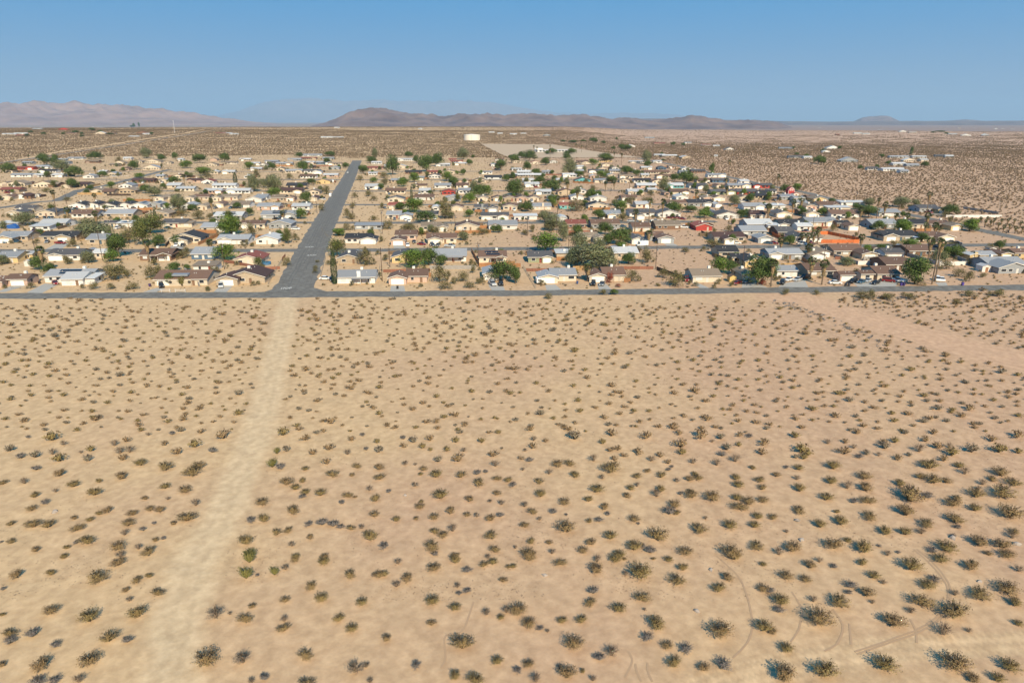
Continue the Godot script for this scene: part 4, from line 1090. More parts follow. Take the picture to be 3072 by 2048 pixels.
# ------------------------------------------------------------------ trees
# kind, foot, width, height: t green, l lush, e grey-green, o pine-like, b bush, c cypress, p fan palm, y pale bush
const TREES := "0,680 p38,42,11,20 t33,40,14,11 t43,44,11,9 b101,50,25,13 b108,44,14,8 b115,46,8,6 b27,57,8,5 b84,58,11,6 b100,58,9,5 b121,58,11,6 b136,48,12,10 b143,46,12,9 t158,41,12,7 t171,40,6,5 b140,36,9,6 e79,34,14,12 b60,35,10,6 l101,33,14,9 t107,29,16,20 e85,12,30,15 p135,32,12,17 o129,18,20,20 t144,19,12,10 b115,16,20,12 b65,19,10,7 l204,32,22,13 p192,20,9,7 t155,54,9,10 y166,55,8,9 l209,8,22,10 b230,8,12,10 b220,15,6,6 b170,28,9,8 b166,30,10,7 b30,16,4,3 t151,31,10,6 b98,18,8,5 b75,57,5,3 b62,54,4,4 " + "768,680 c72,53,6,33 o73,28,18,15 b99,36,18,13 b71,35,6,5 l143,39,23,15 t158,36,17,14 t170,36,11,9 b168,52,18,14 b173,58,14,6 b190,51,12,9 b177,46,6,5 b205,53,8,5 b196,57,12,5 b182,53,7,6 t227,51,23,16 b27,36,9,7 b54,43,6,4 b54,39,6,3 b56,33,5,2 b5,40,7,5 o29,16,8,14 t24,14,8,6 b35,13,8,6 l75,9,14,6 b115,14,6,5 b119,31,8,5 b100,24,5,5 b199,43,7,7 e190,13,12,9 t223,6,6,7 b208,8,10,5 b140,6,20,6 b165,6,12,5 b200,8,6,3 b216,17,4,2 " + "1536,680 l31,25,26,16 e62,24,18,19 e74,40,46,24 e60,38,22,18 e88,38,20,18 e80,22,14,12 t108,35,14,9 b125,34,16,12 e47,14,12,20 t100,17,19,13 t89,17,10,9 b99,21,10,8 p126,18,11,12 p70,51,12,14 b111,51,16,9 b152,56,20,12 b140,48,12,8 l191,45,17,14 t203,44,13,11 t228,55,24,23 r90,52,8,9 r98,56,6,3 b134,55,5,3 b186,57,5,3 b202,55,6,4 t3,53,9,14 r231,54,7,6 b84,63,8,5 t94,63,7,5 b34,67,9,5 b186,19,18,4 b191,20,10,4 b58,46,8,6 t86,8,14,10 b160,24,10,4 b12,8,8,5 b19,5,7,6 b20,12,6,4 b35,4,14,7 " + "2304,680 p4,56,13,22 l3,46,16,14 p40,49,9,18 p51,54,11,20 p38,30,9,12 p13,22,11,10 p37,20,7,12 p42,19,6,13 p46,18,6,15 p32,15,6,8 p86,21,7,12 p152,53,6,36 p155,51,8,33 p148,34,8,20 t139,54,24,22 b140,54,14,6 e160,33,18,12 e74,36,16,8 t21,17,11,8 l132,21,17,8 t107,21,12,4 b167,40,16,7 b178,47,14,7 b187,51,10,9 b199,47,8,4 t215,21,10,7 t175,29,16,10 b188,36,10,6 l126,6,14,9 p145,7,5,9 p154,8,7,10 l189,5,12,7 b90,67,16,6 b97,66,10,7 b112,68,14,6 b132,67,14,5 b188,65,14,5 b214,65,16,5 b170,20,10,5 b205,21,7,5 b17,63,9,5 b46,63,9,4 b175,72,7,4 b117,17,9,4 " + "0,440 e19,73,20,13 p62,71,7,13 p51,64,7,20 p89,82,10,19 e79,81,28,15 o134,81,26,17 o126,79,14,12 c142,66,3,9 c139,65,2,8 l210,82,21,16 t118,73,6,5 e162,60,14,17 p194,63,8,13 e140,46,15,10 t132,43,9,7 t66,28,14,9 t65,38,10,8 t122,21,10,7 t85,12,12,6 l170,20,12,6 p169,40,8,12 t158,34,10,6 l101,38,8,5 t82,40,7,4 p86,50,6,6 c216,35,4,12 e232,41,14,16 t38,17,11,9 e54,22,17,10 t5,24,13,8 t42,28,5,5 e133,11,11,10 t147,13,8,5 t182,15,12,7 t205,14,9,7 l228,21,10,6 b165,64,12,6 b180,67,15,7 b192,67,9,5 b220,55,10,5 l185,27,16,7 p87,28,6,8 t49,17,7,6 l127,29,10,4 b45,28,8,4 t93,28,8,5 t217,57,8,5 t176,59,8,5 e37,10,5,4 t50,14,5,6 p25,11,5,3 b108,14,7,4 t160,12,5,6 p148,22,4,5 b235,28,8,7 p170,19,4,5 b117,52,6,3 b40,42,10,3 b60,50,9,3 t124,69,7,5 b190,30,8,5 b150,62,8,4 " + "768,440 e15,42,17,17 e6,38,9,9 l16,46,13,7 l40,67,11,9 t45,52,10,9 t42,22,11,8 b64,44,9,7 t50,35,8,5 p24,67,7,7 t82,20,6,5 b60,59,7,6 t105,15,10,5 t98,25,9,7 b117,29,10,5 e109,11,6,10 c143,51,2.4,16 l145,61,21,11 t132,58,10,6 t155,70,17,9 b173,67,18,15 e178,66,10,6 l196,65,10,6 l196,52,13,8 t156,23,15,13 e190,12,12,11 t125,26,11,15 l145,33,10,8 l135,37,11,7 l175,32,10,8 t181,37,9,9 e200,41,11,10 t205,47,15,11 l212,45,10,8 t237,46,14,13 t190,26,6,5 t140,10,8,5 l164,15,15,5 t147,15,6,6 t167,18,10,10 t218,79,6,6 b83,77,8,6 y75,82,14,6 b120,76,12,7 b140,76,10,5 b103,46,9,5 b90,47,7,4 b108,50,8,4 b88,57,7,5 b83,66,9,8 b88,67,8,5 b108,68,9,4 b115,57,6,5 l108,33,8,4 b95,31,7,4 b118,35,10,5 t225,22,10,9 t237,15,9,7 t196,17,6,5 t65,16,6,5 t14,21,7,5 b30,30,8,5 t67,9,9,4 t39,10,7,4 p52,36,5,5 t230,32,8,6 b205,79,8,4 b212,80,8,4 " + "1536,440 e4,45,17,15 t14,60,11,8 t22,27,9,6 t25,34,11,6 t36,41,17,9 e53,26,15,16 p51,48,5,13 p42,63,5,15 b60,60,20,9 t73,49,11,9 e38,78,17,17 e30,70,12,12 p60,52,6,10 p86,40,4,7 p94,40,4,8 t80,67,11,8 b102,69,11,8 p113,80,6,19 p126,71,5,19 p138,71,6,19 t150,62,16,10 t165,61,11,6 e140,41,11,14 t162,34,17,10 t150,32,8,6 e205,54,13,10 t220,51,9,7 p170,52,14,10 p198,45,8,7 p197,37,5,7 l100,59,13,8 l178,66,15,7 t213,66,12,7 p236,67,6,12 t16,13,12,8 p35,14,3,10 t50,12,8,5 t86,14,13,7 p94,11,3,5 p101,17,7,9 e124,16,10,13 t106,25,10,6 t115,27,7,5 l82,29,10,6 p152,18,3,8 l75,17,9,5 p20,5,4,5 p23,5,4,4 t37,7,8,5 t55,7,8,5 p59,5,4,6 p64,5,4,5 t125,19,7,5 t14,22,7,7 t62,28,8,5 t106,25,12,6 t107,4,7,5 t184,24,5,8 p199,27,3,12 e50,35,6,7 t92,34,10,6 b128,45,9,4 b110,52,14,4 b125,52,14,5 b200,78,8,5 b138,28,8,4 b75,40,9,4 p35,3,3,4 t31,17,9,6 t39,31,5,4 " + "2304,440 p9,40,5,12 t16,43,8,7 l28,41,10,6 p31,58,5,9 p23,65,8,14 p0,68,6,13 t51,64,10,7 b61,78,8,6 t95,66,17,10 p100,69,4,18 p107,69,7,15 p85,73,7,15 t84,58,11,4 e125,56,17,10 e137,56,8,8 p147,62,7,17 t170,63,15,8 t103,77,11,8 l126,79,16,10 p146,80,8,16 p118,68,5,6 p129,68,7,6 b169,70,7,5 l188,78,15,10 p155,81,6,8 e94,55,11,8 b165,65,8,5 p194,72,3,5 p200,74,3,6 p205,75,3,6 p212,77,3,6 p217,79,4,6 p222,79,3,7 p228,80,4,6 p234,80,3,6 p196,69,3,4 p202,70,3,5 p208,72,3,5 p215,72,3,5 p221,72,3,5 p227,72,3,5 p233,74,3,5 t48,16,9,7 e132,8,4,4"
func trees():
	var leaf := tinted(1, 1, 1, 0.35)
	var bark := paint(0.13, 0.095, 0.07, 0.95, 0.0, "timber")
	var trunk := paint(0.2, 0.155, 0.11, 0.95, 0.0, "timber")
	var looks := {"t": ["shade_tree", "dark green leafy tree", "tree", "green", "green shade trees in the town"], "l": ["leafy_tree", "bright green leafy tree", "tree", "lush", "bright green trees in the town"], "e": ["tamarisk_tree", "grey-green feathery tree", "tree", "grey", "grey-green trees in the town"], "o": ["pine_tree", "olive green ragged pine", "tree", "pine", "pines in the town"], "b": ["desert_shrub", "olive brown shrub", "shrub", "scrub", "large shrubs in yards and lots"], "y": ["desert_shrub", "yellowish wispy shrub", "shrub", "lime", "large shrubs in yards and lots"], "r": ["red_shrub", "dark red shrub", "shrub", "red", "red-leaved shrubs in yards"], "c": ["cypress_tree", "slim dark cypress", "tree", "cypress", "cypresses in the town"], "p": ["fan_palm", "fan palm", "palm", "fronds", "fan palms in the town"]}
	var reddish := tinted(1.6, 0.45, 0.6, 0.2)
	var ox := 0.0
	var oy := 0.0
	for word in TREES.split(" ", false):
		if word[0].is_valid_int():
			ox = word.get_slice(",", 0).to_float(); oy = word.get_slice(",", 1).to_float()
			continue
		var f := word.substr(1).split_floats(",")
		var at := on_tile(ox, oy, f[0], f[1])
		var far := -at.z * cos(PITCH) + EYE * sin(PITCH)
		var w: float = f[2] * 12.0 / ZOOM / LENS * far
		var h: float = f[3] * 12.0 / ZOOM / LENS * far
		if word[0] == "c": w /= 1.25; h /= 1.3
		if word[0] == "e": w /= 1.15; h /= 1.2
		at.z -= w * 0.25
		var look: Array = looks[word[0]]
		var size := ""
		if word[0] == "p": size = "tall slim " if h > 11.0 else "shaggy " if w > 3.6 else "young "
		elif word[0] != "c": size = "broad " if w > 9.0 else "small " if w < 4.0 else ""
		var o := thing(look[0], "", look[2], at, rng.randf() * TAU, look[4])
		await_label(look[0], size + look[1], o)
		var k := rng.randi() % 3
		match word[0]:
			"p":
				var crown := minf(w, 4.6)
				var top := h - crown * 0.35
				obj("trunk", shapes["stem"], trunk, o).scale = Vector3(0.5 + crown * 0.02, top, 0.5 + crown * 0.02)
				var c := obj("crown", shapes["fronds%d" % k], leaf, o)
				c.position.y = top; c.scale = Vector3.ONE * crown
				var d := obj("dead_skirt", shapes["skirt%d" % k], tinted(1, 1, 1), o)
				d.position.y = top; d.scale = Vector3(crown, maxf(crown, minf(top * 0.9, crown * 1.5)), crown) * 0.9
			"c":
				obj("crown", shapes["cypress"], leaf, o).scale = Vector3(w / 0.17, h, w / 0.17)
				obj("trunk", shapes["stem"], trunk, o).scale = Vector3(0.3, h * 0.5, 0.3)
			"b":
				obj("foliage", shapes["scrub%d" % k], leaf, o).scale = Vector3(w / 1.55, maxf(h, w * 0.35), w / 1.55)
				obj("stems", shapes["trunk%d" % k], bark, o).scale = Vector3(w, h, w) * 0.7
			"y":
				if not boxes.has("lime_leaves"): boxes["lime_leaves"] = shapes["lime0"][0].done(); boxes["lime_stems"] = shapes["lime0"][1].done()
				obj("foliage", boxes["lime_leaves"], leaf, o).scale = Vector3(w, h * 1.5, w); obj("stems", boxes["lime_stems"], tinted(1, 1, 1), o).scale = Vector3(w, h * 1.5, w)
			"r":
				obj("foliage", shapes["scrub%d" % k], reddish, o).scale = Vector3(w / 1.5, h, w / 1.5)
				obj("stems", shapes["trunk%d" % k], bark, o).scale = Vector3(w, h, w) * 0.7
			_:
				obj("crown", shapes["%s%d" % [look[3], k]], leaf, o).scale = Vector3(w / 1.05, h, w / 1.05)
				obj("trunk", shapes["trunk%d" % k], bark, o).scale = Vector3(h, h, h)

# what stands between the rows: board fences and walls at the backs of the yards, and trees nobody planned
var house_far := []
func back_yards():
	var leaf := tinted(1, 1, 1, 0.35)
	var bark := paint(0.13, 0.095, 0.07, 0.95, 0.0, "timber")
	var r := RandomNumberGenerator.new()
	r.seed = 77
	var tones := [[Color(0.38, 0.2, 0.10), "orange-brown board fence", "timber_fence", 1.75], [Color(0.26, 0.14, 0.09), "reddish weathered fence", "timber_fence", 1.6], [Color(0.2, 0.145, 0.10), "grey-brown board fence", "timber_fence", 1.75], [Color(0.34, 0.31, 0.28), "grey block wall", "block_wall", 1.6], [Color(0.09, 0.06, 0.05), "dark brown board fence", "timber_fence", 1.7]]
	for h in house_far:
		var c: Vector3 = h[0]
		var wide: float = h[1]
		var deep: float = h[2]
		var far: float = h[3]
		if far < 290.0 or far > 1000.0: continue
		if r.randf() < 0.42:
			var p := Vector3(c.x + r.randf_range(-0.6, 0.6) * wide, 0, c.z - deep / 2 - r.randf_range(4, 8))
			if not _on_street(p) and not _on_house(p):
				var w := r.randf_range(2.2, 4.5)
				var tone: Array = [[Color(0.66, 0.65, 0.62), "white"], [Color(0.42, 0.35, 0.27), "tan"], [Color(0.3, 0.31, 0.32), "grey"], [Color(0.2, 0.12, 0.08), "brown"]][r.randi() % 4]
				var col: Color = tone[0]
				var o := thing("garden_shed", "", "shed", p, STREET_YAW, "sheds in the back yards")
				await_label("garden_shed", "small %s back yard shed" % tone[1], o)
				var s := Shape.new()
				s.prism([Vector2(-w / 2, 0), Vector2(w / 2, 0), Vector2(w / 2, 2.1), Vector2(0, 2.6), Vector2(-w / 2, 2.1)], w * 0.5, -w * 0.5)
				obj("wall", s.done(), paint(col.r, col.g, col.b, 0.9, 0.0, "stucco"), o)
				var q := Shape.new()
				q.prism([Vector2(-w / 2 - 0.2, 2.06), Vector2(0, 2.63), Vector2(0, 2.73), Vector2(-w / 2 - 0.2, 2.16)], w * 0.5 + 0.2, -w * 0.5 - 0.2)
				q.prism([Vector2(0, 2.63), Vector2(w / 2 + 0.2, 2.06), Vector2(w / 2 + 0.2, 2.16), Vector2(0, 2.73)], w * 0.5 + 0.2, -w * 0.5 - 0.2)
				obj("roof", q.done(), roof_paint(["g", "b", "t", "k"][r.randi() % 4]), o)
				bx("door", o, paint(0.2, 0.17, 0.14), Vector3(-0.5, 0, w * 0.5 + 0.004), Vector3(0.5, 1.9, w * 0.5 + 0.04))
		if r.randf() < 0.55:
			var t: Array = tones[r.randi() % 5]
			var a := Vector3(c.x - wide * 0.5 - r.randf_range(1, 5), 0, c.z - deep / 2 - r.randf_range(5, 9))
			var long := wide + r.randf_range(2, 8)
			if _on_street(a) or _on_street(a + Vector3(long, 0, 0)) or _on_house(a) or _on_house(a + Vector3(long, 0, 0)) or _on_house(a + Vector3(long / 2, 0, 0)): continue
			var col: Color = t[0]
			var m := paint(col.r, col.g, col.b, 0.9, 0.0, "timber")
			var o := thing(t[2], "", "wall" if t[2] == "block_wall" else "fence", a, STREET_YAW, "fences and walls round the yards")
			await_label(t[2], t[1], o)
			var n := maxi(2, int(long / 4.0))
			for k in n:
				bx("bay", o, m, Vector3(long * k / n + 0.03, -0.05, -0.03), Vector3(long * (k + 1) / n - 0.03, float(t[3]) + r.randf_range(-0.06, 0.06), 0.03))
				bx("post", o, m, Vector3(long * k / n - 0.08, -0.05, -0.08), Vector3(long * k / n + 0.08, float(t[3]) + 0.12, 0.08))
			for k in 3: bx("side_bay", o, m, Vector3(long + 0.06, -0.05, 0.1 + k * 3.0), Vector3(long + 0.12, float(t[3]), 3.0 + k * 3.0))
		for again in (1 if far < 420.0 else 2):
			if r.randf() > 0.68: continue
			var p := Vector3(c.x + r.randf_range(-0.7, 0.7) * wide, 0, c.z + (deep / 2 + r.randf_range(3, 6)) * (-1.0 if r.randf() < 0.65 else 1.0))
			if _on_street(p) or _on_house(p): continue
			var kind: Array = [["shade_tree", "small dark green leafy tree", "green", "green shade trees in the town"], ["tamarisk_tree", "small grey-green feathery tree", "grey", "grey-green trees in the town"], ["leafy_tree", "small bright green leafy tree", "lush", "bright green trees in the town"], ["pine_tree", "olive green ragged pine", "pine", "pines in the town"]][r.randi() % 4]
			var o := thing(kind[0], "", "tree", p, r.randf() * TAU, kind[3])
			await_label(kind[0], kind[1], o)
			var k := r.randi() % 3
			var w := r.randf_range(3.0, 7.0)
			var tall := w * r.randf_range(0.7, 1.15)
			obj("crown", shapes["%s%d" % [kind[2], k]], leaf, o).scale = Vector3(w / 1.05, tall, w / 1.05)
			obj("trunk", shapes["trunk%d" % k], bark, o).scale = Vector3.ONE * tall
func _on_street(p: Vector3) -> bool:
	for s in streets:
		if s[2] == "asphalt" and near_line(Vector2(p.x, p.z), s[0]) < s[1] / 2 + 1.5: return true
	return false
func _on_house(p: Vector3) -> bool:
	for h: Rect2 in house_spots:
		if h.has_point(Vector2(p.x, p.z)): return true
	return false

# ------------------------------------------------------------------ cars, bins, fences, poles
const CARS := "0,680 rs49,53,40red bm147,56,30black sm202,56,20silver gs42,15,20black rp54,16,80red ws161,18,15white bs167,18,10black us3,15,30blue bs51,23,85black gs196,16,10grey " + "768,680 wm36,3,80white ws139,18,10white bs145,15,15black gs162,18,30grey bs167,18,10black sp178,19,75silver ws63,49,85white bs69,50,20black sp217,54,20silver bm225,54,5black rs152,17,70maroon " + "1536,680 bm75,54,-10black gs83,54,-15grey rp161,50,-10maroon rs207,53,-50maroon gs217,52,-50grey wv120,18,-75white ws109,21,85white bs71,19,40black " + "2304,680 bm14,53,-30black ws20,50,-50white ss28,50,-50silver bm35,48,-60black ws63,53,85white bm79,52,-50black us87,52,-50blue ss93,51,-50silver bs100,53,-50black rm112,51,60maroon wp120,51,50white wm157,50,-20white ws161,50,-20white us1,16,60blue rs6,16,60maroon wm33,17,50white gs170,15,60grey bs175,16,50black ws136,14,70white " + "0,440 bs33,66,30black bs40,66,40black us44,66,40blue bs47,66,30black bs92,64,50black us107,68,85teal ws194,67,70white wp204,66,80white ws42,37,80white gs60,58,40grey " + "768,440 bs18,67,80black bs32,67,80black ws61,49,80white wv68,46,10white bs47,62,70black ws137,68,20white ws140,69,20white ws164,67,10white ws84,24,10white wv70,33,20white bs46,39,60maroon gs118,57,30grey " + "1536,440 rs145,66,50maroon rs149,66,50maroon rs153,66,50maroon rs157,67,50maroon ss109,69,85silver wp132,69,85white bs143,70,80black us150,70,80blue us102,74,80blue bs12,67,60black bs119,66,10black wp158,75,70white bs47,67,30black gs166,39,80silver rs158,49,80red bs194,66,60black bs179,50,20black"
func car_body(kind: String) -> Array:
	# side outline, length along x
	var lower := []
	var upper := []
	var long := 4.6
	match kind:
		"s":
			lower = [Vector2(-2.3, 0.3), Vector2(2.3, 0.3), Vector2(2.3, 0.62), Vector2(2.2, 0.8), Vector2(1.1, 0.92), Vector2(-2.1, 0.95), Vector2(-2.3, 0.75)]
			upper = [Vector2(-1.75, 0.93), Vector2(1.15, 0.92), Vector2(0.45, 1.42), Vector2(-1.0, 1.44)]
		"m":
			lower = [Vector2(-2.35, 0.35), Vector2(2.35, 0.35), Vector2(2.35, 0.85), Vector2(2.2, 1.0), Vector2(1.2, 1.1), Vector2(-2.3, 1.12)]
			upper = [Vector2(-2.28, 1.1), Vector2(1.25, 1.08), Vector2(0.6, 1.74), Vector2(-2.0, 1.78)]
		"p":
			long = 5.5
			lower = [Vector2(-2.75, 0.4), Vector2(2.75, 0.4), Vector2(2.75, 0.95), Vector2(2.6, 1.05), Vector2(1.3, 1.15), Vector2(-2.75, 1.15)]
			upper = [Vector2(-0.7, 1.13), Vector2(1.35, 1.12), Vector2(0.7, 1.82), Vector2(-0.5, 1.84)]
		"v":
			long = 6.0
			lower = [Vector2(-3.0, 0.4), Vector2(3.0, 0.4), Vector2(3.0, 1.0), Vector2(2.3, 1.2), Vector2(1.9, 2.6), Vector2(-3.0, 2.7)]
			upper = [Vector2(1.6, 1.25), Vector2(2.33, 1.22), Vector2(1.98, 2.2), Vector2(1.6, 2.2)]
	var b := Shape.new()
	b.prism(lower, 0.88, -0.88)
	if kind == "p":
		var bed := Shape.new()
	var cab := Shape.new()
	cab.prism(upper, 0.76 if kind != "v" else 0.885, -0.76 if kind != "v" else -0.885)
	var top := Shape.new()
	var h: float = upper[3].y
	top.box(Vector3(upper[3].x - 0.02, h - 0.02, -0.74), Vector3(upper[2].x + 0.02, h + 0.05, 0.74))
	return [b.done(), cab.done(), top.done(), long]
func cars_and_bins():
	var tones := {"r": Color(0.2, 0.02, 0.025), "b": Color(0.012, 0.012, 0.014), "s": Color(0.42, 0.43, 0.44), "g": Color(0.13, 0.14, 0.15), "w": Color(0.75, 0.75, 0.74), "u": Color(0.04, 0.1, 0.16)}
	var nouns := {"s": ["sedan_car", "sedan", "car"], "m": ["sport_utility_car", "boxy sport utility car", "car"], "p": ["pickup_truck", "pickup truck", "truck"], "v": ["delivery_van", "van", "van"]}
	var wheel := CylinderMesh.new()
	wheel.top_radius = 0.34; wheel.bottom_radius = 0.34; wheel.height = 0.24; wheel.radial_segments = 14
	var hub := CylinderMesh.new()
	hub.top_radius = 0.19; hub.bottom_radius = 0.19; hub.height = 0.27; hub.radial_segments = 10
	var glass := paint(0.02, 0.024, 0.03, 0.12)
	var tyre := paint(0.02, 0.02, 0.02, 0.9)
	var rim := paint(0.4, 0.4, 0.4, 0.4, 0.5)
	var made := {}
	var parked := []
	var ox := 0.0
	var oy := 0.0
	for word in CARS.split(" ", false):
		if word[0].is_valid_int():
			ox = word.get_slice(",", 0).to_float(); oy = word.get_slice(",", 1).to_float()
			continue
		var f := word.substr(2).split(",")
		var k := 0
		while f[2][k] in "-0123456789": k += 1
		var at := on_tile(ox, oy, f[0].to_float(), f[1].to_float())
		at.z -= 0.9
		parked.append([word[0], word[1], f[2].substr(k), at, f[2].substr(0, k).to_float()])
	var r := RandomNumberGenerator.new()
	r.seed = 31
	for h in house_far:   # more of them before houses farther back
		if h[3] < 340.0 or h[3] > 900.0 or r.randf() > 0.34: continue
		var c: Vector3 = h[0]
		var p := Vector3(c.x + r.randf_range(-0.4, 0.4) * h[1], 0, c.z + h[2] / 2 + r.randf_range(4.5, 7.0))
		if _on_street(p) or _on_house(p): continue
		var tone: Array = [["w", "white"], ["b", "black"], ["g", "grey"], ["s", "silver"], ["r", "maroon"], ["u", "blue"], ["w", "white"]][r.randi() % 7]
		parked.append([tone[0], ["s", "m", "p", "s"][r.randi() % 4], tone[1], p, r.randf_range(-15, 15) if r.randf() < 0.6 else 85.0])
	for e in parked:
		var tone: String = e[2]
		var at: Vector3 = e[3]
		var kind: String = e[1]
		var noun: Array = nouns[kind]
		# angle away from facing the viewer
		var o := thing(noun[0], "", noun[2], at, -PI / 2 + deg_to_rad(e[4]), "vehicles parked in the town")
		await_label(noun[0], "%s parked %s" % [tone, noun[1]], o)
		if not made.has(kind): made[kind] = car_body(kind)
		var m: Array = made[kind]
		var c: Color = tones[e[0]]
		if tone == "teal": c = Color(0.03, 0.2, 0.22)
		var body := paint(c.r, c.g, c.b, 0.3, 0.1)
		obj("body", m[0], body, o); obj("windows", m[1], glass, o); obj("roof_panel", m[2], body, o)
		var half: float = m[3] / 2
		for sx: float in [-1.0, 1.0]:
			for sz: float in [-1.0, 1.0]:
				var w := obj("wheel", wheel, tyre, o)
				w.position = Vector3(sx * (half - 0.9), 0.34, sz * 0.8); w.rotation.x = PI / 2
				obj("rim", hub, rim, w)
		var face := 0.62 if kind == "s" else 0.85
		for sz: float in [-0.62, 0.62]:
			bx("headlight", o, paint(0.7, 0.7, 0.68, 0.2), Vector3(half - 0.03, face - 0.1, sz - 0.2), Vector3(half + 0.03, face + 0.08, sz + 0.2))
			bx("tail_light", o, paint(0.3, 0.01, 0.01, 0.3), Vector3(-half - 0.02, face - 0.05, sz - 0.15), Vector3(-half + 0.03, face + 0.12, sz + 0.15))
	# wheeled bins
	for e: Array in [[0, 680, 16.5, 53.5, Color(0.06, 0.02, 0.02), "maroon wheeled bin, outermost before the pink garage"], [0, 680, 19, 53.5, Color(0.06, 0.02, 0.02), "maroon wheeled bin between two others before the pink garage"], [0, 680, 22.5, 53.5, Color(0.02, 0.12, 0.06), "green wheeled bin beside maroon bins at the pink garage"], [0, 680, 36, 52.5, Color(0.03, 0.02, 0.02), "dark bin between the pink garage and the white house"], [0, 680, 137.5, 55, Color(0.05, 0.03, 0.1), "purple bin at the open lot beside the tan courtyard house"], [768, 680, 130, 57, Color(0.02, 0.02, 0.02), "black bin alone on the drive of the pink house"], [1536, 680, 60, 52.5, Color(0.02, 0.05, 0.15), "blue bin beside the grey-and-maroon house"], [2304, 680, 71.5, 54.5, Color(0.02, 0.022, 0.025), "dark bin at the street before the brown houses, beside another"], [2304, 680, 74.5, 54.5, Color(0.05, 0.05, 0.055), "grey bin at the street next to a dark bin"], [2304, 680, 122.5, 54.2, Color(0.045, 0.025, 0.16), "purple bin by the big dark green tree, nearer the white truck"], [2304, 680, 125, 54.2, Color(0.03, 0.02, 0.1), "purple bin by the big dark green tree, in its shade"], [2304, 680, 179, 53.8, Color(0.07, 0.04, 0.24), "bright purple bin alone on sand near a small tree"]]:
		var at := on_tile(e[0], e[1], e[2], e[3])
		var o := thing("wheeled_bin", e[5], "bin", at, STREET_YAW, "wheeled bins along the near street")
		var c: Color = e[4]
		var s := Shape.new()
		s.prism([Vector2(-0.3, 0.1), Vector2(0.3, 0.1), Vector2(0.38, 1.05), Vector2(-0.38, 1.05)], 0.36, -0.36)
		obj("tub", s.done(), paint(c.r, c.g, c.b, 0.5), o)
		bx("lid", o, paint(c.r * 0.9, c.g * 0.9, c.b * 0.9, 0.5), Vector3(-0.41, 1.05, -0.42), Vector3(0.41, 1.13, 0.4))
		for sx: float in [-0.33, 0.33]:
			var w := obj("wheel", hub, tyre, o)
			w.position = Vector3(sx, 0.18, -0.36); w.rotation.z = PI / 2; w.scale = Vector3(0.9, 0.4, 0.9)
	# things in yards
	var pool_at := on_tile(768, 680, 9, 34.5)
	var pool := thing("round_pool", "round blue above-ground pool behind the maroon-roofed house", "pool", pool_at)
	var cyl := CylinderMesh.new(); cyl.top_radius = 2.2; cyl.bottom_radius = 2.2; cyl.height = 1.1
	obj("pool_wall", cyl, paint(0.05, 0.14, 0.26, 0.5), pool).position.y = 0.55
	var water := CylinderMesh.new(); water.top_radius = 2.08; water.bottom_radius = 2.08; water.height = 0.02
	obj("water", water, paint(0.03, 0.13, 0.2, 0.05), pool).position.y = 1.112
	var camper_at := on_tile(1536, 680, 25, 52.5)
	var camper := thing("camper_shell", "white camper trailer beside the garage of the grey-and-maroon house", "trailer", camper_at, 0.1)
	bx("trailer_box", camper, paint(0.68, 0.68, 0.68, 0.4), Vector3(-1.1, 0.7, -3.0), Vector3(1.1, 2.3, 1.2))
	bx("rear_window", camper, glass, Vector3(-0.7, 1.5, 1.2), Vector3(0.7, 2.0, 1.24))
	for sx: float in [-1.05, 1.05]:
		var w := obj("wheel", wheel, tyre, camper)
		w.position = Vector3(sx, 0.4, -1.0); w.rotation.z = PI / 2
	var tarp_at := on_tile(0, 440, 11, 75)
	var tarp := Shape.new()
	tarp.prism([Vector2(-3.6, 0), Vector2(3.6, 0), Vector2(3.0, 1.7), Vector2(1.2, 2.6), Vector2(-2.8, 2.0)], 1.5, -1.5)
	var boat := obj("covered_boat", tarp.done(), paint(0.02, 0.09, 0.3, 0.6))
	tag(boat, "boat under a bright blue tarpaulin beside a white flat-roofed house", "boat"); boat.position = tarp_at
	var awning_at := on_tile(2304, 680, 139, 13.5)
	var awning := thing("carport", "pale blue metal carport roof before the dark brown house", "carport", awning_at, STREET_YAW)
	bx("carport_roof", awning, paint(0.42, 0.5, 0.62, 0.4), Vector3(-3.2, 2.3, -5), Vector3(3.2, 2.42, 1))
	for sx: float in [-3.0, 3.0]:
		for sz: float in [-4.8, 0.8]: bx("post", awning, paint(0.4, 0.4, 0.4), Vector3(sx - 0.06, 0, sz - 0.06), Vector3(sx + 0.06, 2.3, sz + 0.06))
	for e: Array in [[1536, 680, 203, 51, 2.6, 3.0, "t", Color(0.62, 0.45, 0.18), Color(0.17, 0.105, 0.07), "yellow garden shed with brown gable roof near the near street"], [2304, 680, 201, 41.5, 4.0, 3.2, "t", Color(0.66, 0.62, 0.58), Color(0.5, 0.5, 0.52), "white shed with brown double door beside the metal-roofed house"], [0, 680, 25, 36.5, 2.6, 3.0, "t", Color(0.6, 0.58, 0.54), Color(0.6, 0.6, 0.6), "small white shed half hidden by trees behind the pink garage"], [2304, 440, 21.5, 44, 5.6, 5.0, "b", Color(0.4, 0.045, 0.045), Color(0.3, 0.05, 0.05), "red gambrel barn with white trim by the edge road"], [2304, 440, 26, 45.5, 4.6, 3.0, "b", Color(0.66, 0.6, 0.55), Color(0.35, 0.06, 0.05), "low white shed with red edge below the red barn"]]:
		var at := on_tile(e[0], e[1], e[2], e[3])
		var barn: bool = e[4] > 5.0
		var o := thing("barn" if barn else "garden_shed", e[9], "barn" if barn else "shed", at, STREET_YAW)
		var w: float = e[4] / 2.0
		var h: float = e[5] * 0.72
		var c: Color = e[7]
		var d: Color = e[8]
		var line := [Vector2(-w, 0), Vector2(w, 0), Vector2(w, h), Vector2(0, h * 1.33), Vector2(-w, h)]
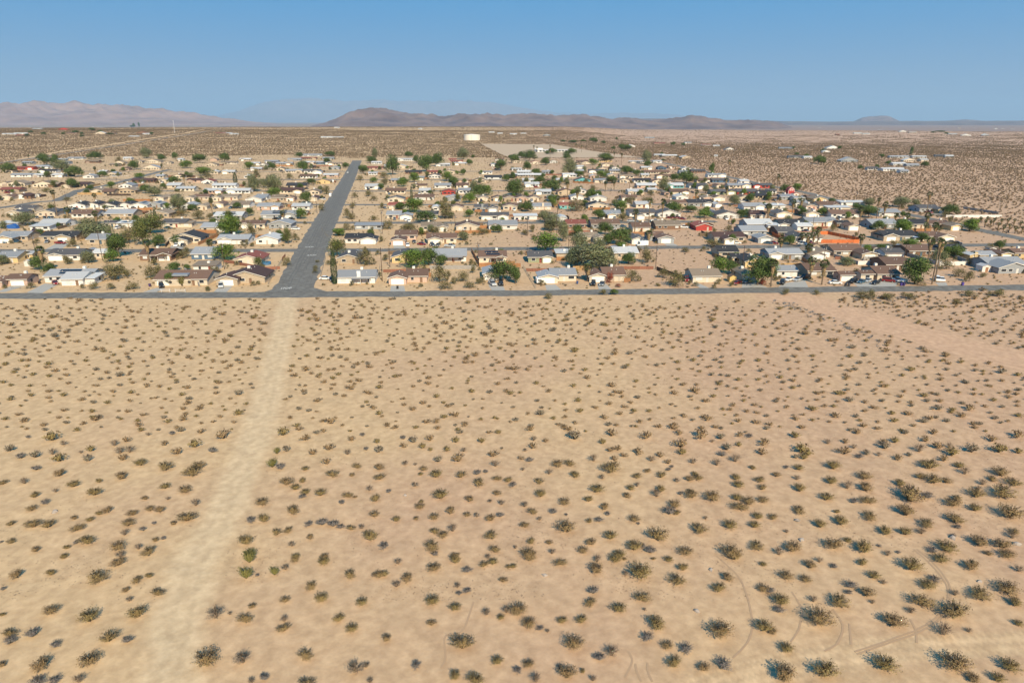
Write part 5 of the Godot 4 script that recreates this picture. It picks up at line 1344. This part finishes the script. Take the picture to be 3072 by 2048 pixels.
		if barn: line = [Vector2(-w, 0), Vector2(w, 0), Vector2(w, h), Vector2(w * 0.6, h * 1.5), Vector2(0, h * 1.75), Vector2(-w * 0.6, h * 1.5), Vector2(-w, h)]
		var s := Shape.new()
		s.prism(line, 0, -e[4])
		obj("wall", s.done(), paint(c.r, c.g, c.b, 0.9, 0.0, "stucco"), o)
		var rs := Shape.new()
		var n := line.size()
		for k in range(2, n - 1):
			var a: Vector2 = line[k] * Vector2(1.06, 1.0)
			var q: Vector2 = line[k + 1] * Vector2(1.06, 1.0)
			rs.prism([q + Vector2(0, 0.01), a + Vector2(0, 0.01), a + Vector2(0, 0.13), q + Vector2(0, 0.13)], 0.25, -e[4] - 0.25)
		obj("roof", rs.done(), paint(d.r, d.g, d.b, 0.85, 0.0, "shingle"), o)
		if barn:
			for sx: float in [-0.9, 0.9]:
				var wn := bx("window", o, paint(0.7, 0.7, 0.68), Vector3(sx - 0.6, h * 0.95, 0.005), Vector3(sx + 0.6, h * 1.35, 0.06))
				var p := obj("pane", boxes["unit"], paint(0.35, 0.05, 0.05), wn); p.scale = Vector3(0.6, 0.6, 0.8); p.position.z = 0.2
			for sx: float in [-w, w - 0.2]: bx("corner_trim", o, paint(0.7, 0.69, 0.67), Vector3(sx, 0, 0.005), Vector3(sx + 0.2, h, 0.06))
			for sgn: float in [-1.0, 1.0]:
				var t := Shape.new()
				var l1 := [Vector2(w * sgn, h), Vector2(w * 0.6 * sgn, h * 1.5), Vector2(w * 0.55 * sgn, h * 1.42), Vector2(w * 0.93 * sgn, h)]
				var l2 := [Vector2(w * 0.6 * sgn, h * 1.5), Vector2(0, h * 1.75), Vector2(0, h * 1.66), Vector2(w * 0.55 * sgn, h * 1.42)]
				if sgn < 0: l1.reverse(); l2.reverse()
				t.prism(l1, 0.3, 0.26); t.prism(l2, 0.3, 0.26)
				obj("gable_trim", t.done(), paint(0.7, 0.69, 0.67), o)
		else:
			bx("door", o, paint(0.25, 0.13, 0.07) if e[0] == 2304 else paint(c.r * 0.9, c.g * 0.9, c.b * 0.9), Vector3(-0.6, 0, 0.005), Vector3(0.6, h * 0.85, 0.05))

# wood, red wood, block wall, white wall, chain link, dark wood, picket, tan wood
const FENCES := "0,680 w31,7,50,7 w181,7,199,7 w182,17,200,9 r206,33,214,34 r214,34,240,39 k152,19,157,13 c10,57,27,57.5 c76,58,98,58.5 s148,60,156,60 s161,60,170,60 g170,41,183,55 " + "768,680 w205,37,238,35 r117,42,160,41 c11,53,24,31 r24,31,27,27 r0,40,22,39 c59,47,64,29 g160,39,202,39 w198,23,205,36 w157,46,161,46 c199,48,207,49 c113,48,114,36 r1,30,10,30 " + "1536,680 w0,37,8,37 r13,41,38,41 t56,40,72,39 k133,40,160,50 r98,39,130,39 c10,37,22,57 w103,51,109,51 n184,27,209,37 c233,53,245,57 w41,31,48,31 w52,8,78,8 k174,6,187,13 " + "2304,680 o4,8,55,7 o55,7,84,13 o49,15,84,15 o4,8,12,12 t12,37,36,37 b83,35,118,34 g61,28,83,35 g101,28,118,34 g126,26,154,35 g155,34,160,33 g172,29,187,35 b158,36,188,35 r195,33,224,33 r62,30,68,30 g88,31,101,30 w31,31,40,37 " + "0,440 w33,80,51,80 w113,50,140,50 k98,45,120,45 t71,44,98,44 w118,59,140,58 w152,64,160,63 w180,79,199,79 t78,38,92,35 s90,29,118,27 b100,58,118,58 " + "768,440 w183,80,216,79 w201,60,214,60 r53,18,70,18 w13,18,34,18 c60,76,66,83 w205,75,213,75 " + "1536,440 r52,79,78,79 w70,58,90,58 r26,26,47,26 r36,49,60,48 w56,33,75,34 b182,59,190,62 c190,66,215,67 b228,44,240,44 " + "2304,440 b164,65,215,65 g180,57,212,62 b132,57,165,60 g148,63,162,64 r36,68,70,70 r40,76,55,75 w133,78,150,78 k90,73,96,76"
func fences():
	var looks := {"w": ["timber_fence", "orange-brown board fence", Color(0.40, 0.2, 0.09), 1.75], "o": ["timber_fence", "bright orange board fence", Color(0.68, 0.19, 0.055), 1.85], "r": ["timber_fence", "reddish weathered fence", Color(0.30, 0.13, 0.085), 1.3], "t": ["timber_fence", "pale tan board fence", Color(0.5, 0.34, 0.17), 1.75], "n": ["timber_fence", "grey-brown board fence", Color(0.23, 0.155, 0.10), 1.8], "k": ["timber_fence", "dark brown board fence", Color(0.07, 0.05, 0.042), 1.7], "g": ["block_wall", "grey block wall", Color(0.32, 0.30, 0.28), 1.6], "b": ["block_wall", "white block wall", Color(0.72, 0.69, 0.65), 1.7], "s": ["rail_fence", "white rail fence", Color(0.75, 0.74, 0.72), 1.1], "c": ["wire_fence", "wire fence on grey posts", Color(0.28, 0.27, 0.25), 1.2]}
	var ox := 0.0
	var oy := 0.0
	for word in FENCES.split(" ", false):
		if word[0].is_valid_int():
			ox = word.get_slice(",", 0).to_float(); oy = word.get_slice(",", 1).to_float()
			continue
		var f := word.substr(1).split_floats(",")
		var a := on_tile(ox, oy, f[0], f[1])
		var b := on_tile(ox, oy, f[2], f[3])
		var look: Array = looks[word[0]]
		var long := a.distance_to(b)
		var d := b - a
		var o := thing(look[0], "", "wall" if look[0] == "block_wall" else "fence", a, atan2(-d.z, d.x), "fences and walls round the yards")
		await_label(look[0], look[1], o)
		var c: Color = look[2]
		var tall: float = look[3]
		var m := paint(c.r, c.g, c.b, 0.9, 0.0, "stucco" if look[0] == "block_wall" else "timber")
		var n := maxi(1, int(long / 2.6))
		match look[0]:
			"block_wall":
				for k in n:
					bx("wall_section", o, m, Vector3(long * k / n + 0.01, -0.1, -0.1), Vector3(long * (k + 1) / n - 0.01, tall, 0.1))
					bx("pilaster", o, m, Vector3(long * k / n - 0.2, -0.1, -0.17), Vector3(long * k / n + 0.2, tall + 0.1, 0.17))
			"timber_fence":
				var near := a.z > -420.0
				for k in n:
					bx("post", o, paint(c.r * 0.7, c.g * 0.7, c.b * 0.7), Vector3(long * k / n - 0.06, -0.1, -0.07), Vector3(long * k / n + 0.06, tall + 0.05, 0.09))
					# a bay of boards, each a little apart and uneven in height
					var s := Shape.new()
					var w := long / n
					var boards := 9 if near else 3
					for j in boards:
						var up := tall + rng.randf_range(-0.05, 0.03)
						var z := rng.randf_range(-0.01, 0.01)
						s.box(Vector3(w * j / boards + 0.012, 0.05, z - 0.012), Vector3(w * (j + 1) / boards - 0.012, up, z + 0.012))
					s.box(Vector3(0, 0.35, -0.06), Vector3(w, 0.45, -0.025)); s.box(Vector3(0, 1.2, -0.06), Vector3(w, 1.3, -0.025))
					var j := 1.0 + rng.randi_range(-2, 2) * 0.06
					var p := obj("board_bay", s.done(), paint(c.r * j, c.g * j, c.b * j, 0.9, 0.0, "timber"), o)
					p.position.x = long * k / n
					p.set_meta("kind", "stuff")
			"rail_fence":
				for k in n + 1: bx("post", o, m, Vector3(long * k / n - 0.09, 0, -0.09), Vector3(long * k / n + 0.09, tall + 0.1, 0.09))
				for k in 3: bx("rail", o, m, Vector3(0, 0.28 + 0.32 * k, -0.03), Vector3(long, 0.37 + 0.32 * k, 0.03))
			"wire_fence":
				for k in n + 1: bx("post", o, m, Vector3(long * k / n - 0.035, 0, -0.035), Vector3(long * k / n + 0.035, tall, 0.035))
				bx("top_rail", o, m, Vector3(0, tall - 0.04, -0.02), Vector3(long, tall, 0.02))
				var s := Shape.new()
				var cells := int(long / 0.3)
				for k in cells:
					var x := long * k / cells
					s.box(Vector3(x - 0.006, 0.05, -0.006), Vector3(x + 0.006, tall - 0.05, 0.006))
				for k in 4: s.box(Vector3(0, 0.1 + k * 0.28, -0.006), Vector3(long, 0.112 + k * 0.28, 0.006))
				obj("mesh_wire", s.done(), m, o).set_meta("kind", "stuff")
const POLES := "0,680 94,31,30 206,39,25 32,23,7 768,680 116,50,50 204,31,14 123,37,12 1536,680 132,39,22 52,24,8 212,36,19 14,8,11 2304,680 51,34,18 124,36,20 83,7,9 0,440 62,57,16 109,43,15 132,30,11 768,440 56,61,18 37,56,14 89,61,15 116,80,23 183,79,17 1536,440 14,82,18 20,42,8 41,81,17 96,57,11 201,79,16 108,38,9 141,75,11 2304,440 41,77,9 10,54,9 81,51,5 168,75,11"
func poles():
	var wood := paint(0.10, 0.07, 0.055, 0.95, 0.0, "timber")
	var iron := paint(0.2, 0.2, 0.2, 0.6)
	var ox := 0.0
	var oy := 0.0
	var w := POLES.split(" ", false)
	var k := 0
	var tops := []
	while k < w.size():
		var f := w[k].split_floats(",")
		k += 1
		if f.size() == 2:
			ox = f[0]; oy = f[1]
			continue
		var at := on_tile(ox, oy, f[0], f[1])
		var far := -at.z * cos(PITCH) + EYE * sin(PITCH)
		var h: float = clampf(f[2] * 10.0 / ZOOM / LENS * far, 8.5, 13.5)
		var o := thing("utility_pole", "", "utility pole", at, STREET_YAW, "utility poles in the town")
		await_label("utility_pole", "brown wooden utility pole with crossarm", o)
		obj("pole", shapes["stem"], wood, o).scale = Vector3(0.3, h, 0.3)
		bx("crossarm", o, wood, Vector3(-1.2, h - 0.9, 0.13), Vector3(1.2, h - 0.75, 0.25))
		for x: float in [-1.1, -0.5, 0.5, 1.1]: bx("insulator", o, paint(0.5, 0.48, 0.45), Vector3(x - 0.05, h - 0.75, 0.14), Vector3(x + 0.05, h - 0.58, 0.24))
		if rng.randf() < 0.4:
			var can := CylinderMesh.new(); can.top_radius = 0.28; can.bottom_radius = 0.28; can.height = 0.9
			obj("transformer", can, iron, o).position = Vector3(0.4, h - 1.8, 0)
		tops.append(at + Vector3(0, h - 0.58, 0))
	# wires strung between neighbours along a street
	for i in tops.size():
		var best := -1
		for j in tops.size():
			if tops[j].x > tops[i].x + 12.0 and absf(tops[j].z - tops[i].z) < 22.0 and tops[j].distance_to(tops[i]) < 110.0:
				if best < 0 or tops[j].x < tops[best].x: best = j
		if best < 0: continue
		var s := Shape.new()
		for off: float in [-1.1, 1.1]:
			var last: Vector3 = tops[i] + Vector3(off, 0, 0.2)
			for t in range(1, 9):
				var u := t / 8.0
				var p: Vector3 = tops[i].lerp(tops[best], u) + Vector3(off, -4.0 * u * (1.0 - u) * 1.0, 0.2)
				s.tube(last, p, 0.016, 0.016, 4, false)
				last = p
		var o := obj("power_line", s.done(), paint(0.12, 0.11, 0.1))
		tag(o, "", "power line", "power lines between the poles")
		o.position = Vector3.ZERO
		var holder := o
		o.mesh = shifted(o.mesh, -tops[i]); o.position = tops[i]
		await_label("power_line", "thin sagging pair of power lines", holder)
func shifted(m: ArrayMesh, by: Vector3) -> ArrayMesh:
	var arr := m.surface_get_arrays(0)
	var v: PackedVector3Array = arr[Mesh.ARRAY_VERTEX]
	for k in v.size(): v[k] += by
	arr[Mesh.ARRAY_VERTEX] = v
	var out := ArrayMesh.new()
	out.add_surface_from_arrays(Mesh.PRIMITIVE_TRIANGLES, arr)
	return out

# ------------------------------------------------------------------ beyond the town
func far_places():
	var at := on_ground(1416, 421)
	var far := -at.z
	var tank := thing("water_tank", "large round cream water tank on the open plain beyond the town", "water tank", at)
	var r := 47.0 / 2.0 / LENS * far
	var c := CylinderMesh.new(); c.top_radius = r; c.bottom_radius = r; c.height = r * 0.66; c.radial_segments = 48
	obj("tank_wall", c, paint(0.66, 0.61, 0.53, 0.7), tank).position.y = r * 0.33
	var top := CylinderMesh.new(); top.top_radius = r * 0.05; top.bottom_radius = r * 1.01; top.height = r * 0.07; top.radial_segments = 48
	obj("tank_roof", top, paint(0.7, 0.67, 0.62, 0.7), tank).position.y = r * 0.66 + r * 0.035
	bx("ladder", tank, paint(0.4, 0.38, 0.35), Vector3(-0.4, 0, r), Vector3(0.4, r * 0.66, r + 0.3))
	var mast_at := on_ground(524, 401)
	var tall := 36.0 / LENS * -mast_at.z
	var mast := thing("radio_mast", "thin white mast beside the highway on the far plain", "mast", mast_at)
	obj("mast_pole", shapes["stem"], paint(0.6, 0.6, 0.6), mast).scale = Vector3(0.9, tall, 0.9)
	bx("antenna", mast, paint(0.6, 0.6, 0.6), Vector3(-0.7, tall * 0.95, -0.7), Vector3(0.7, tall, 0.7))
	var school_at := on_ground(1660, 456)
	var school := thing("school_building", "long low white building among palms on the bare lot", "building", school_at, STREET_YAW)
	bx("wing", school, paint(0.62, 0.62, 0.6), Vector3(-32, 0, -10), Vector3(32, 4.2, 4))
	bx("hall", school, paint(0.64, 0.63, 0.6), Vector3(-36, 0, -22), Vector3(-20, 7.0, -11))
	bx("flat_roof", school, paint(0.6, 0.6, 0.6), Vector3(-33, 4.2, -11), Vector3(33, 4.6, 5.5))
	for k in 9: bx("window", school, paint(0.04, 0.05, 0.06, 0.3), Vector3(-28 + k * 6.4, 1.0, 4.01), Vector3(-24 + k * 6.4, 3.2, 4.06))
	# scattered homesteads: place, width, roof, wall
	for word in "60,403,55wW 65,408,40rN 25,404,35wW 110,388,30wG 190,390,26rR 210,402,30bP 300,402,46wC 330,403,32bT 290,372,30wC 425,402,60rN 400,412,80wT 440,404,22wW 680,402,42wP 660,402,30rT 700,404,24wW 1015,415,30wT 980,414,38wW 85,366,16wW 120,366,34wP 275,371,18wW 300,371,32wW 530,378,20wW 590,379,36wW 620,378,40wW 1980,432,40rP 2066,430,20gW 2120,437,26rW 2150,440,18wW 2190,450,26kW 2148,471,8wW 2360,447,46gG 2395,474,66kG 2425,476,24wW 2500,447,44gW 2480,458,20wW 2550,486,56gG 2620,510,30kW 2660,513,22wW 2690,513,40wW 2715,519,24gW 2700,474,60gW 2760,474,40wW 2830,471,40kG 2850,473,22wW 2730,485,34wC 2775,484,22wC 2700,496,44wW 2740,500,36gG 2575,401,26wW 2600,403,20wW 2515,405,12rN 2710,396,30wW 2740,399,24wT 2860,404,28wG 2900,408,26wW 2960,407,22wG 3010,386,30wW 3040,388,26wG 2990,387,18wW 2880,385,22wT 2460,384,16wW 2640,390,20wT 1010,384,14wW 1260,388,10wW 1475,399,16wW 1500,402,14wW 1540,404,20wW 1570,403,16wC 1640,408,22wG 1950,415,34wG 1895,441,24wW 2010,471,44wT 2060,476,30wT".split(" ", false):
		var f := word.split(",")
		var k := 0
		while f[2][k].is_valid_int(): k += 1
		var p := on_ground(f[0].to_float(), f[1].to_float())
		var roof := f[2][k]
		var wall := f[2][k + 1]
		var o := thing("homestead", "", "house", p, STREET_YAW + rng.randf_range(-0.3, 0.3), "homesteads scattered over the far desert")
		await_label("homestead", "isolated " + words_of(roof, wall), o)
		var w: float = f[2].substr(0, k).to_float() / LENS * -p.z
		house_block(o, {"kind": "L" if rng.randf() < 0.7 else "F", "roof": roof, "wall": wall, "extra": "", "x0": 0, "x1": 0, "y": 0}, Vector3.ZERO, clampf(w, 6.0, 32.0), 1500.0, 0, false)
	var leaf := tinted(1, 1, 1, 0.35)
	for word in "230,400,14,8 245,404,10,7 190,404,12,7 80,408,14,6 300,398,16,7 275,392,18,8 130,404,14,7 90,398,16,6 220,398,10,6 400,375,8,12 395,374,14,6 415,373,6,14 455,404,12,7 330,404,20,5 245,411,14,6 2330,385,6,4 2420,474,16,12 2465,492,26,20 2380,447,10,7 2470,455,16,8 2520,447,14,8 2645,473,18,10 2735,461,10,20 2665,495,18,12 2775,500,22,14 2580,508,18,12 2630,508,14,14 2800,399,14,4 2840,402,14,5 2820,396,30,4 1780,428,26,14 1810,431,16,8 1720,428,30,7 1750,425,18,6 1690,426,16,6 1850,420,8,8 1840,448,14,9 1865,452,24,18 2020,436,16,10 2050,437,12,8 1985,465,10,8 1990,482,12,6 2390,465,16,7 1640,463,18,9 1700,463,22,9 1420,475,12,10 1565,474,26,18 1530,474,14,8".split(" ", false):
		var f := word.split_floats(",")
		var p := on_ground(f[0], f[1])
		var o := thing("homestead_tree", "", "tree", p, rng.randf() * TAU, "trees round the far homesteads")
		await_label("homestead_tree", "far dark green tree clump", o)
		var kk := rng.randi() % 3
		obj("crown", shapes["green%d" % kk], leaf, o).scale = Vector3(f[2] / LENS * -p.z, f[3] / LENS * -p.z * 1.1, f[2] / LENS * -p.z)
		obj("trunk", shapes["trunk%d" % kk], paint(0.13, 0.095, 0.07, 0.95, 0.0, "timber"), o).scale = Vector3.ONE * (f[3] / LENS * -p.z)
